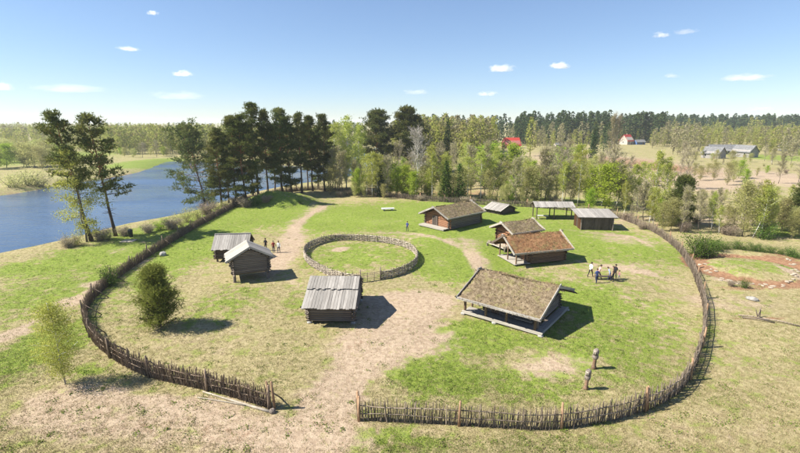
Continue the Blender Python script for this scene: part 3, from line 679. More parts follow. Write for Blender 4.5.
def house_E():
    L, W, he, hr, l, w = 5.3*S, 4.4*S, 2.3*S, 3.3*S, 4.1*S, 3.5*S
    t = empty('turf_roof_house', (15.37*S, 56.82*S, zg(15.37*S, 56.82*S)), R(27), 'small log house with orange gable and turf roof, half hidden behind another turf house', 'house')
    turf_roof(t, L, W, he, hr, 'turf_dry', 'turf_blade', 'plank_pale', seed=21)
    x0, x1, y0, y1 = -l/2+.3, l/2, -w/2, w/2
    core(t, x0+.1, x1-.1, y0+.1, y1-.1, .05, he, hr, MT['inside'], W/2)
    log_wall(t, 'log_warm', x0, x1, y0, .1, he+.15); log_wall(t, 'log_warm', x0, x1, y1, .1, he+.15)
    for x in (x0, x1): log_wall(t, 'log_orange', y0, y1, x, .1, 2.0, axis_='y'); gable_logs(t, 'log_orange', x, y0, y1, 2.3, he, hr, W/2)
    door(t, x0-.14, .3, .25, .8, 1.5, -1, 0, 'log_orange')
    deck(t, -l/2-1.5, x0-.15, -w/2-.1, w/2+.1, .5, 'plank_pale', 'y')
    for i in range(7):
        y = -w/2+.25+i*(w-.5)/6; MB().box((-l/2-1.1+random.uniform(-.2, .2), y, .69), (.5, .42, .3), Matrix.Rotation(random.random(), 3, 'Z'), .07).build('stacked_stone', MT['sandstone'], t)
    for y in (-w/2, w/2): plank(t, 'log_grey', (-l/2-1.4, y, -.05), (-l/2-1.4, y, .46), .2, .2, 'deck_leg')
    for y, z in ((0, hr-.12), (W/2-.4, he+.1), (-W/2+.4, he+.1)): log(t, 'log_warm', (-L/2-.1, y, z), (L/2+.12, y, z), .09)
def house_F():
    L, W, he, hr, l, w = 8.95*S, 6.12*S, 1.85*S, 3.2*S, 7.95*S, 5.0*S
    t = empty('turf_roof_house', (8.4*S, 69.58*S, zg(8.4*S, 69.58*S)), R(42), 'log house with green-brown turf roof and orange gable, furthest left of the turf houses', 'house')
    turf_roof(t, L, W, he, hr, 'turf_dry', 'turf_blade', 'plank_grey', seed=31)
    x0, x1, y0, y1 = -l/2+.5, l/2, -w/2, w/2
    core(t, x0+.1, x1-.1, y0+.1, y1-.1, .05, he, hr, MT['inside'], W/2)
    log_wall(t, 'log_grey', x0, x1, y0, .1, he+.2); log_wall(t, 'log_grey', x0, x1, y1, .1, he+.2)
    for x in (x0, x1): log_wall(t, 'log_orange', y0, y1, x, .1, 1.85, axis_='y'); gable_logs(t, 'log_orange', x, y0, y1, 2.15, he, hr, W/2)
    door(t, x0-.14, .4, .3, .95, 1.55, -1, 0, 'log_dark')
    deck(t, -l/2-1.0, x0-.2, -w/2-.2, w/2+.2, .38, 'plank_pale', 'y')
    for y in (-w/2, 0, w/2): plank(t, 'log_grey', (-l/2-.85, y, -.1), (-l/2-.85, y, .34), .22, .22, 'deck_leg')
    plank(t, 'plank_pale', (-l/2-1.05, -w/2-.2, .3), (-l/2-1.05, w/2+.2, .3), .1, .22, 'sill_beam')
    for y, z in ((0, hr-.12), (W/2-.5, he+.12), (-W/2+.5, he+.12)): log(t, 'log_warm', (-L/2-.1, y, z), (L/2+.12, y, z), .1)
def hut_A():
    L, W, he, hr, l, w = 4.18*S, 4.43*S, 1.6*S, 2.95*S, 3.48*S, 3.2*S
    t = empty('plank_roof_hut', (-20.05*S, 51.73*S, zg(-20.05*S, 51.73*S)), R(8), 'small hut with grey plank roof, half hidden behind the raised storehouse', 'hut')
    plank_roof(t, L, W, he, hr)
    core(t, -l/2+.1, l/2-.1, -w/2+.1, w/2-.1, .35, he, hr, MT['inside'], W/2)
    for y in (-w/2, w/2): log_wall(t, 'log_dark', -l/2, l/2, y, .4, he+.2)
    for x in (-l/2, l/2): log_wall(t, 'log_dark', -w/2, w/2, x, .4, he-.1, axis_='y'); gable_logs(t, 'log_dark', x, -w/2, w/2, he+.2, he, hr, W/2)
    stilts(t, [(x, y) for x in (-l/2+.1, l/2-.1) for y in (-w/2+.1, w/2-.1)], .5)
    plank(t, 'plank_grey', (-L/2, 0, hr+.07), (L/2, 0, hr+.07), .2, .07, 'ridge_board')
def hut_B():
    L, W, he, hr, l, w = 3.4*S, 4.69*S, 2.3*S, 3.6*S, 2.7*S, 3.4*S
    t = empty('raised_storehouse', (-15.89*S, 44.8*S, zg(-15.89*S, 44.8*S)), R(114), 'grey log storehouse raised on stilts, its plank gable roof bright on the left slope', 'hut')
    plank_roof(t, L, W, he, hr, 'plank_grey', lit_side_k='plank_pale')  # paler planks on the left slope: its sunlit brightness is put into the colour
    z0 = .85
    core(t, -l/2+.1, l/2-.1, -w/2+.1, w/2-.1, z0, he, hr, MT['inside'], W/2)
    for y in (-w/2, w/2): log_wall(t, 'log_grey', -l/2, l/2, y, z0, he+.3)
    for x in (-l/2, l/2): log_wall(t, 'log_grey', -w/2, w/2, x, z0, he+.1, axis_='y'); gable_logs(t, 'log_grey', x, -w/2, w/2, he+.35, he, hr, W/2)
    stilts(t, [(x, y) for x in (-l/2+.05, l/2-.05) for y in (-w/2+.05, w/2-.05)], z0+.1, .16, k='log_grey')
    for y in (-w/2+.05, w/2-.05): log(t, 'log_grey', (-l/2-.3, y, z0), (l/2+.3, y, z0), .13)
    for s_ in (-1, 1): plank(t, 'plank_grey', (-L/2-.04, -s_*.06, hr+.1), (-L/2-.04, s_*(W/2+.08), he+.02), .05, .2, 'bargeboard')
    log(t, 'log_grey', (-L/2-.1, 0, hr-.12), (L/2+.1, 0, hr-.12), .09)
def hut_C():
    L, W, he, hr, l, w = 4.3*S, 7.0*S, 1.72*S, 3.1*S, 3.6*S, 4.8*S
    t = empty('plank_roof_hut', (-5.55*S, 36.03*S, zg(-5.55*S, 36.03*S)), R(-1.6), 'log hut with a grey plank roof laid in two overlapping tiers, below the round pen', 'hut')
    plank_roof(t, L, W, he, hr, n=17, step=.42)
    core(t, -l/2+.1, l/2-.1, -w/2+.1, w/2-.1, .15, he, hr, MT['inside'], W/2)
    for y in (-w/2, w/2): log_wall(t, 'log_grey', -l/2, l/2, y, .2, he+.32)
    for x in (-l/2, l/2): log_wall(t, 'log_grey', -w/2, w/2, x, .2, he+.2, axis_='y'); gable_logs(t, 'log_grey', x, -w/2, w/2, he+.5, he, hr, W/2)
    for x in (-l/2, l/2):
        for y in (-w/2, w/2): MB().tube([(x, y, -.1), (x, y, .12), (x, y, .2)], [.22, .24, .15], 7).build('foundation_stone', MT['stone'], t)
    log(t, 'log_dark', (-L/2-.05, -W/2+.35, he+.02), (L/2+.05, -W/2+.35, he+.02), .08)
def pit_house():
    x, y, z = P(501, 213)
    t = empty('pit_house', (x, y+1, z), R(128), 'low sunken hut, its pale grey roof nearly touching the grass by the back fence', 'hut')
    L, W, he, hr = 4.6, 5.2, .75, 1.75
    plank_roof(t, L, W, he, hr, 'plank_grey', lit_side_k='plank_grey')
    core(t, -L/2+.5, L/2-.5, -W/2+.6, W/2-.6, -.1, he, hr, MT['inside'], W/2)
    for yy in (-W/2+.6, W/2-.6): log_wall(t, 'log_dark', -L/2+.5, L/2-.5, yy, -.05, he)
    for xx in (-L/2+.5, L/2-.5): log_wall(t, 'log_dark', -W/2+.6, W/2-.6, xx, -.05, .7, axis_='y'); gable_logs(t, 'log_dark', xx, -W/2+.6, W/2-.6, .95, he, hr, W/2)
    plank(t, 'plank_grey', (-L/2, 0, hr+.06), (L/2, 0, hr+.06), .3, .06, 'ridge_board')
def open_shelter():
    x0, y0 = G(537, 219); x1, _ = G(571, 219); cx = (x0+x1)/2; L = x1-x0+1.0
    t = empty('open_shelter', (cx, y0+1.4, zg(cx, y0+1.4)), R(-3), 'open shelter with bleached plank roof on dark posts beside the back fence', 'shelter')
    plank_roof(t, L, 4.0, 2.35, 3.1, 'plank_grey', n=26)
    for x in (x0-cx, 0, x1-cx):
        for y in (-1.45, 1.45): o = link('post', LOGM['log_dark'], t); place_between(o, (x, y, -.1), (x, y, 2.5), .2, .2)
        log(t, 'log_dark', (x, -1.7, 2.5), (x, 1.7, 2.5), .08); log(t, 'log_dark', (x, 0, 2.5), (x, 0, 2.98), .07)
    for y in (-1.45, 1.45): log(t, 'log_dark', (-L/2+.1, y, 2.4), (L/2-.1, y, 2.4), .09)
    log(t, 'log_dark', (-L/2+.1, 0, 2.95), (L/2-.1, 0, 2.95), .08)
    b = empty('trestle_table', (cx+x0-cx+1.2, y0+.6, zg(x0+1.2, y0+.6)), R(-3), 'pale plank table standing under the open shelter at its left end', 'table')
    for i in range(4): plank(b, 'white', (-.95, -.3+i*.2, .62), (.95, -.3+i*.2, .62), .18, .05)
    for x in (-.75, .75): plank(b, 'plank_pale', (x, -.25, -.02), (x, .25, .59), .08, .08, 'leg'); plank(b, 'plank_pale', (x, .25, -.02), (x, -.25, .59), .08, .08, 'leg')
def lean_to():
    x, y = 30.21*S, 67.91*S
    t = empty('lean_to_shed', (x, y, zg(x, y)), R(-4), 'dark plank shed with single-pitch grey roof and orange end wall by the back fence', 'shed')
    L, W, l, w = 5.9*S, 4.2*S, 4.5*S, 3.4*S; zf, zb = 2.15, 2.75
    for i in range(20):
        xx = -L/2+(i+.5)*L/20; plank(t, 'plank_grey', (xx, -W/2+random.uniform(-.06, .04), zf+.1), (xx, W/2, zb+.12), L/20*.93, .05)
    V = []
    for xx in (-l/2, l/2): V += [(xx, -w/2, 0), (xx, w/2, 0), (xx, w/2, zb-.05), (xx, -w/2, zf+.04)]
    MB().poly(V, [(0, 1, 2, 3), (7, 6, 5, 4), (0, 4, 5, 1), (1, 5, 6, 2), (2, 6, 7, 3), (3, 7, 4, 0)]).build('wall_core', MT['inside'], t)
    for i in range(16):
        xx = -l/2+(i+.5)*l/16; plank(t, 'log_dark', (xx, -w/2-.03, .02), (xx, -w/2-.03, zf+.05), l/16*.94, .04, 'wall_plank')
    for i in range(11):
        yy = -w/2+(i+.5)*w/11
        if 5 <= i <= 7: continue
        plank(t, 'log_orange', (-l/2-.03, yy, .02), (-l/2-.03, yy, zf+(zb-zf)*(i+.5)/11-.02), w/11*.94, .04, 'wall_plank')
    for i in range(11):
        yy = -w/2+(i+.5)*w/11; plank(t, 'log_dark', (l/2+.03, yy, .02), (l/2+.03, yy, zf+(zb-zf)*(i+.5)/11-.02), w/11*.94, .04, 'wall_plank')
    for yy in (-W/2+.1, W/2-.1): log(t, 'log_dark', (-L/2+.05, yy, (zf if yy < 0 else zb)-.03), (L/2-.05, yy, (zf if yy < 0 else zb)-.03), .08)
    for xx in (-l/2-.12, l/2+.12): o = link('post', LOGM['log_grey'], t); place_between(o, (xx, -w/2-.15, -.1), (xx, -w/2-.15, zf+.03), .2, .2)
for f in (longhouse, house_D, house_E, house_F, hut_A, hut_B, hut_C, pit_house, open_shelter, lean_to): f()

# ------------------------------------------------------------------ fences
def resample(pts, step):
    p = np.array(pts); d = np.r_[0, np.cumsum(np.hypot(*np.diff(p, axis=0).T))]; s = np.arange(0, d[-1], step)
    q = np.stack([np.interp(s, d, p[:, 0]), np.interp(s, d, p[:, 1])], 1); t = np.gradient(q, axis=0); t /= np.linalg.norm(t, axis=1)[:, None]
    return q, t, d[-1]
STAKEM = {}
for key in ('stake', 'stake_dark'):
    STAKEM[key] = []
    for v in range(5):
        rng = np.random.default_rng(v); b = rng.normal(size=2)*.03; h = 1.0
        STAKEM[key].append(MB().tube([(0, 0, -.12), (b[0], b[1], h*.5), (b[0]*.5+rng.normal()*.02, b[1]*.5, h*.93), (b[0]*.5, b[1]*.5+.005, h)], [.031, .029, .023, .006], 5).mesh('stake', MT[key]))
def stake_fence(name, label, pxs, spacing, hgt, key, lean, postgap, out, seed, gateposts, brace=False):
    rng = np.random.default_rng(seed); base = chaikin([G(*p) for p in pxs], 3); q, tg, total = resample(base, spacing)
    t = empty(name, (q[0][0], q[0][1], 0), 0, label, 'fence'); ox, oy = q[0]; t.location = (ox, oy, 0)
    nrm = np.stack([tg[:, 1], -tg[:, 0]], 1)*out; Z = zground(q[:, 0], q[:, 1]); n = len(q)
    order = np.argsort(np.hypot(q[:, 0], q[:, 1])); near = set(order[:300].tolist()); mb = MB()
    for i in range(n):
        x, y = q[i]+nrm[i]*rng.normal()*.03+tg[i]*rng.normal()*.03; h = hgt*rng.uniform(.78, 1.14)
        la = rng.normal()*lean; lb = rng.normal()*lean*.7; d = Vector((tg[i][0]*la+nrm[i][0]*lb, tg[i][1]*la+nrm[i][1]*lb, 1)).normalized()
        if i in near:
            o = link('stake', STAKEM[key][i % 5], t); o.location = (x-ox, y-oy, Z[i]); o.rotation_mode = 'QUATERNION'
            w = rng.uniform(.7, 1.35); o.rotation_quaternion = Vector((0, 0, 1)).rotation_difference(d) @ Matrix.Rotation(rng.random()*6, 3, 'Z').to_quaternion(); o.scale = (w, w, h)
        else:
            p0 = Vector((x-ox, y-oy, Z[i]-.1)); b = rng.normal(size=2)*.03
            mb.tube([p0, p0+d*(h*.55)+Vector((b[0], b[1], 0)), p0+d*h], [.030, .028, .010], 4, False)
    tag(mb.build('distant_stakes', MT[key], t), kind='stuff')
    m = n*(4 if brace else 3); ii = np.repeat(np.arange(n), m//n); tx = tg[ii]; nx_ = nrm[ii]; la = rng.normal(size=m)*(.28 if brace else .1); lb = rng.normal(size=m)*.1
    D = np.stack([tx[:, 0]*la+nx_[:, 0]*lb, tx[:, 1]*la+nx_[:, 1]*lb, np.ones(m)], 1); D /= np.linalg.norm(D, axis=1)[:, None]
    C = np.stack([q[ii, 0]-ox+nx_[:, 0]*rng.normal(size=m)*.07, q[ii, 1]-oy+nx_[:, 1]*rng.normal(size=m)*.07, Z[ii]-.03], 1)
    parts = [blades(C+tx[:, [0, 1, 1]]*np.array([1, 1, 0])*0, D, hgt*rng.uniform(.55, 1.12, m), w_, rng) for w_ in (.045, .04)]
    tag(link('brushwood', np_mesh('brushwood', *joinm(parts), MT[key]), t), kind='stuff')
    # posts with rails tied along the outer face
    q2, tg2, _ = resample(base, postgap); nr2 = np.stack([tg2[:, 1], -tg2[:, 0]], 1)*out; Z2 = zground(q2[:, 0], q2[:, 1])
    for i in range(len(q2)):
        x, y = q2[i]+nr2[i]*.12; pz = Z2[i]; jx, jy = rng.normal(size=2)*.06
        pm = MB(); pm.tube([(0, 0, -.2), (jx*.5, jy*.5, hgt*.6), (jx, jy, hgt*1.2)], [.085, .08, .065], 7)
        if i % 2 and i > 1:
            ex, ey = tg2[i]*.22; pm.tube([(ex, ey, -.2), (ex*.4+jx, ey*.4+jy, hgt*1.25)], [.07, .055], 6)
        o = pm.build('post', MT['post'] if key == 'stake' else MT['stake_dark'], t, True); o.location = (x-ox, y-oy, pz)
        if i+1 < len(q2):
            x1, y1 = q2[i+1]+nr2[i+1]*.12
            for zz in (.38*hgt, .72*hgt):
                m = MB(); k = 5; pts = []
                for j in range(k+1):
                    f = j/k; s_ = i*postgap+f*postgap; xx = np.interp(s_, np.arange(n)*spacing, q[:, 0]); yy = np.interp(s_, np.arange(n)*spacing, q[:, 1])
                    nn = nr2[i]*(1-f)+nr2[i+1]*f; pts.append((xx+nn[0]*.07-ox, yy+nn[1]*.07-oy, float(zground(np.array([xx]), np.array([yy]))[0])+zz+rng.normal()*.03))
                m.tube(pts, [.035]*3+[.03]*3, 5).build('rail', MT[key], t, True)
        if brace and i % 1 == 0:
            ix, iy = q2[i]-nr2[i]*rng.uniform(.9, 1.4); m = MB().tube([(ix-ox, iy-oy, pz-.1), (x-nr2[i][0]*.2-ox, y-nr2[i][1]*.2-oy, pz+hgt*.85)], [.05, .04], 5).build('brace', MT[key], t, True)
    for (px, py, hh, lx, ly, r) in gateposts:
        x, y = G(px, py); z = zg(x, y)
        MB().tube([(x-ox, y-oy, z-.3), (x-ox+lx*.5, y-oy+ly*.5, z+hh*.5), (x-ox+lx, y-oy+ly, z+hh)], [r, r*.95, r*.85], 8).build('gate_post', MT['post'], t, True)
    return t
PX_RIGHT = [(359, 419), (405, 422), (450, 424), (500, 428), (547, 430), (595, 423), (637, 413), (664, 402), (684, 389), (697, 362), (704, 332), (704, 306), (697, 284), (690, 266), (676, 247), (655, 232), (640, 226), (620, 218), (600, 214), (575, 211), (540, 208), (500, 206), (460, 203), (420, 200), (380, 196), (345, 192), (315, 190)]
PX_LEFT = [(270, 408), (240, 399), (205, 390), (147, 378), (112, 360), (92, 342), (85, 324), (87, 308), (96, 297), (108, 286), (122, 275), (147, 257), (179, 238), (200, 225), (227, 211), (240, 205), (258, 199), (285, 192), (315, 190)]
stake_fence('stake_fence', 'pale stake fence running from the tall single gate post round the right side', PX_RIGHT, .105, 1.42, 'stake', .06, 6.0, 1, 3, [(359, 419, 1.95, -.05, 0, .1)])
stake_fence('stake_fence', 'dark brushwood stake fence running from the paired gate posts round the river side', PX_LEFT, .06, 1.4, 'stake_dark', .13, 5.0, -1, 4, [(271.5, 408, 1.9, -.2, 0, .08), (275, 409, 1.95, -.12, 0, .09)], True)

def pen():
    px = [(381, 279), (395, 276.5), (409, 271), (417, 264), (417.5, 257), (411, 250.5), (402, 246.8), (388, 243.6), (370, 241.4), (348, 240), (328, 241.3), (312, 246), (304.5, 252), (304, 258.5), (309, 265), (319, 271), (331, 277), (345, 281), (360, 282)]
    q, tg, total = resample(chaikin([G(*p) for p in px], 3), .42); n = len(q); ox, oy = q.mean(0); nr = np.stack([tg[:, 1], -tg[:, 0]], 1)
    t = empty('wattle_pen', (ox, oy, 0), 0, 'round wattle pen of woven grey rods enclosing a disc of grass', 'pen'); rng = np.random.default_rng(8); Z = zground(q[:, 0], q[:, 1])
    for i in range(n):
        o = link('stake', STAKEM['stake'][i % 5], t); o.location = (q[i][0]-ox, q[i][1]-oy, Z[i]); o.scale = (1.3, 1.3, rng.uniform(1.05, 1.3)); o.rotation_euler = (rng.normal()*.04, rng.normal()*.04, rng.random()*6)
    for row in range(9):
        z = .08+row*.105; i = int(rng.integers(0, 3)); first = 0
        while first < n-1:
            last = min(n-1, first+int(rng.integers(6, 11))); pts = []
            for j in range(first, last+1):
                s_ = (1 if (j+row) % 2 else -1)*.075; pts.append((q[j][0]+nr[j][0]*s_-ox, q[j][1]+nr[j][1]*s_-oy, Z[j]+z+rng.normal()*.02))
                if j < last: m = (q[j]+q[j+1])/2; pts.append((m[0]-ox, m[1]-oy, (Z[j]+Z[j+1])/2+z+rng.normal()*.02))
            MB().tube(pts, [rng.uniform(.045, .062)]*len(pts), 5).build('woven_rod', MT['wattle'], t, True)
            first = last if last < n-1 else n
    # hurdle closing the gap
    a = G(360, 282); b = G(381, 279); g = empty('hurdle_gate', (a[0], a[1], zg(*a)), math.atan2(b[1]-a[1], b[0]-a[0]), 'light pole hurdle closing the gap in the round wattle pen', 'gate')
    L = math.hypot(b[0]-a[0], b[1]-a[1])
    for x in (.06, L-.06): MB().tube([(x, 0, -.2), (x, .02, 1.5)], [.085, .07], 7).build('post', MT['stake'], g, True)
    for k in range(5): MB().tube([(.0, -.06, .18+k*.2), (L/2, -.07, .17+k*.2), (L, -.06, .2+k*.2)], [.028, .03, .026], 5).build('rail', MT['stake'], g, True)
    for x in (L*.33, L*.66): MB().tube([(x, -.1, -.05), (x+.03, -.1, 1.1)], .03, 5).build('upright', MT['stake'], g, True)
pen()

# ------------------------------------------------------------------ small things on the ground
def carved_post(px, py, h, label, rz, lean):
    x, y, z = P(px, py); t = empty('carved_post', (x, y, z), rz, label, 'statue', 'carved wooden idols by the front fence')
    def rings(spec, n=12):
        mb = MB(); b = 0; V = []; F = []
        for (zz, rx, ry, dy) in spec:
            for k in range(n):
                a = 2*math.pi*k/n; V.append((math.copysign(abs(math.cos(a))**.8, math.cos(a))*rx+lean*zz, math.copysign(abs(math.sin(a))**.8, math.sin(a))*ry+dy, zz))
        for i in range(len(spec)-1):
            for k in range(n): F.append((i*n+k, i*n+(k+1) % n, (i+1)*n+(k+1) % n, (i+1)*n+k))
        F.append(tuple(range(n))[::-1]); F.append(tuple((len(spec)-1)*n+k for k in range(n))); return mb.poly(V, F)
    s = h/1.6
    rings([(-.2, .17*s, .17*s, 0), (.18*s, .17*s, .16*s, 0), (.3*s, .12*s, .12*s, 0), (.7*s, .12*s, .11*s, 0), (.78*s, .13*s, .12*s, 0)]).build('shaft', MT['log_warm'], t, True)
    rings([(.78*s, .13*s, .12*s, 0), (.86*s, .20*s, .18*s, 0), (1.1*s, .2*s, .19*s, 0), (1.15*s, .15*s, .15*s, 0), (1.2*s, .19*s, .17*s, 0), (1.45*s, .2*s, .19*s, 0), (1.55*s, .17*s, .15*s, 0), (1.62*s, .08*s, .08*s, .02)]).build('head', MT['log_grey'], t, True)
    f = rings([(1.16*s, .1*s, .03, -.17*s), (1.3*s, .13*s, .045, -.18*s), (1.48*s, .12*s, .04, -.17*s)]).build('face', MT['pole_pale'], t, True)
    MB().box((lean*1.3*s, -.235*s, 1.32*s), (.045*s, .07*s, .13*s)).build('nose', MT['pole_pale'], f)
    for sx in (-1, 1): MB().box((lean*1.4*s+sx*.06*s, -.222*s, 1.4*s), (.05*s, .02, .03*s)).build('eye', MT['inside'], f)
    MB().box((lean*1.22*s, -.215*s, 1.22*s), (.09*s, .02, .025*s)).build('mouth', MT['inside'], f)
carved_post(585.5, 389, 1.5, 'carved wooden idol post with pale face, nearer of the two by the front fence', R(-50), .06)
carved_post(593.5, 368.5, 1.6, 'carved wooden idol post with pale face, further of the two on the lawn', R(-60), .05)
def lying_pole(a, b, r0, r1, label, z=.06):
    A = P(*a); B = P(*b); mb = MB(); pts = [(A[0]+(B[0]-A[0])*k/5-A[0], A[1]+(B[1]-A[1])*k/5-A[1]+random.uniform(-.03, .03), (B[2]-A[2])*k/5+z) for k in range(6)]
    o = mb.tube(pts, [r0+(r1-r0)*k/5 for k in range(6)], 7).build('pole', MT['pole_pale'], None, True); o.location = A; tag(o, label, 'pole', 'poles lying beside the left gate post')
lying_pole((271, 413), (203, 392.5), .1, .05, 'longer pale peeled pole lying beside the brushwood fence')
lying_pole((246, 406), (197, 398), .055, .035, 'shorter thin pale pole lying outside the brushwood fence', .045)
def rock(name, px, py, d, mat, label, cat='stone', group=None, seed=0):
    rng = np.random.default_rng(seed); x, y, z = P(px, py); bm = bmesh.new(); bmesh.ops.create_icosphere(bm, subdivisions=2, radius=.5)
    for v in bm.verts: v.co = Vector((v.co.x*d[0], v.co.y*d[1], v.co.z*d[2]))*(1+rng.normal()*.06)
    me = bpy.data.meshes.new(name); bm.to_mesh(me); bm.free(); me.materials.append(mat)
    o = link(name, me); o.location = (x, y, z+d[2]*.22); o.rotation_euler = (0, 0, rng.random()*6); return tag(o, label, cat, group)
rock('stump_block', 272.5, 412.5, (.42, .4, .4), MT['log_grey'], 'squat grey block at the foot of the paired gate posts', 'block', None, 2)
rock('boulder', 163, 255.5, (1.1, .9, .8), MT['stone'], 'pale boulder on the grass inside the river-side fence', seed=3)
rock('boulder', 752, 300, (1.15, .8, .5), MT['stone'], 'pale boulder lying below the earth ring at the right edge', seed=4)
x, y, z = P(388, 210.5); t = empty('stone_slab_table', (x, y, z), R(8), 'low pale slab lying on the far lawn left of the turf houses', 'slab')
MB().box((0, 0, .42), (2.6, 1.1, .16), None, .04).build('slab', MT['white'], t)
for sx in (-.8, .8): MB().box((sx, 0, .16), (.3, .8, .36), None, .03).build('support', MT['stone'], t)
x, y, z = P(131, 237); t = empty('litter_bin', (x, y, z), 0, 'dark upright bin standing in the shade by the two riverside pines', 'bin')
MB().tube([(0, 0, .1), (0, 0, 1.0), (0, 0, 1.05)], [.3, .34, .36], 12).build('drum', MT['metal_dark'], t, True)
MB().tube([(0, 0, -.1), (0, 0, .1)], [.12, .12], 8).build('foot', MT['metal_dark'], t); MB().tube([(0, 0, 1.06), (0, 0, 1.2), (0, 0, 1.3)], [.37, .3, .06], 12).build('lid', MT['metal_dark'], t, True)
x, y, z = P(131, 240); o = MB().box((0, 0, .03), (1.9, 1.5, .1), None, .04).build('paving_slab', MT['sandstone']); o.location = (x, y-.7, z); tag(o, 'sandy paving slab in front of the dark bin by the pines', 'slab')
# fallen rail fence at the right
for i, (a, b) in enumerate([((738, 316), (768, 321)), ((762, 319.5), (800, 327)), ((742, 318.5), (775, 323.5))]):
    A = P(*a); B = P(*b); o = MB().tube([(0, 0, .12), ((B[0]-A[0])/2, (B[1]-A[1])/2, .2), (B[0]-A[0], B[1]-A[1], .1)], [.06, .06, .045], 6).build('fallen_rail', MT['stake'], None, True); o.location = A
    tag(o, ['grey rail lying left below the earth ring', 'grey rail running out at the right edge below the earth ring', 'thin grey rail lying crossed under two others below the earth ring'][i], 'rail', 'fallen rails at the right edge')
x, y, z = P(757, 318); t = empty('rail_stub', (x, y, z), .4, 'short crossed stakes still standing among the fallen rails', 'stakes')
for k, (dx, l) in enumerate(((.5, .9), (-.45, .85), (.1, .7))): MB().tube([(k*.2, 0, -.15), (k*.2+dx, .1, l)], [.05, .04], 6).build('stake', MT['stake'], t)
# slabs round the earth ring
rng = np.random.default_rng(9)
ringpts = [(704, 264), (709, 269), (714, 272), (722, 278.5), (731, 280.5), (741, 281.5), (752, 283), (763, 284.5), (773, 285.5), (783, 284.5), (790, 281), (794, 276), (795, 270), (791, 264), (787, 260)]
for i, (a, b) in enumerate(ringpts):
    for k in range(3):
        dd = (rng.uniform(.3, .62), rng.uniform(.25, .5), .14)
        rock('edging_stone', a+rng.normal()*2.5, b+rng.normal()*1.0, dd, MT['sandstone'], 'flat sandy stone edging the round earthwork '+('at its left end' if a < 718 else 'along its lower rim' if a < 785 else 'at its right end'), 'stone', 'stones edging the round earthwork', 50+i*3+k)
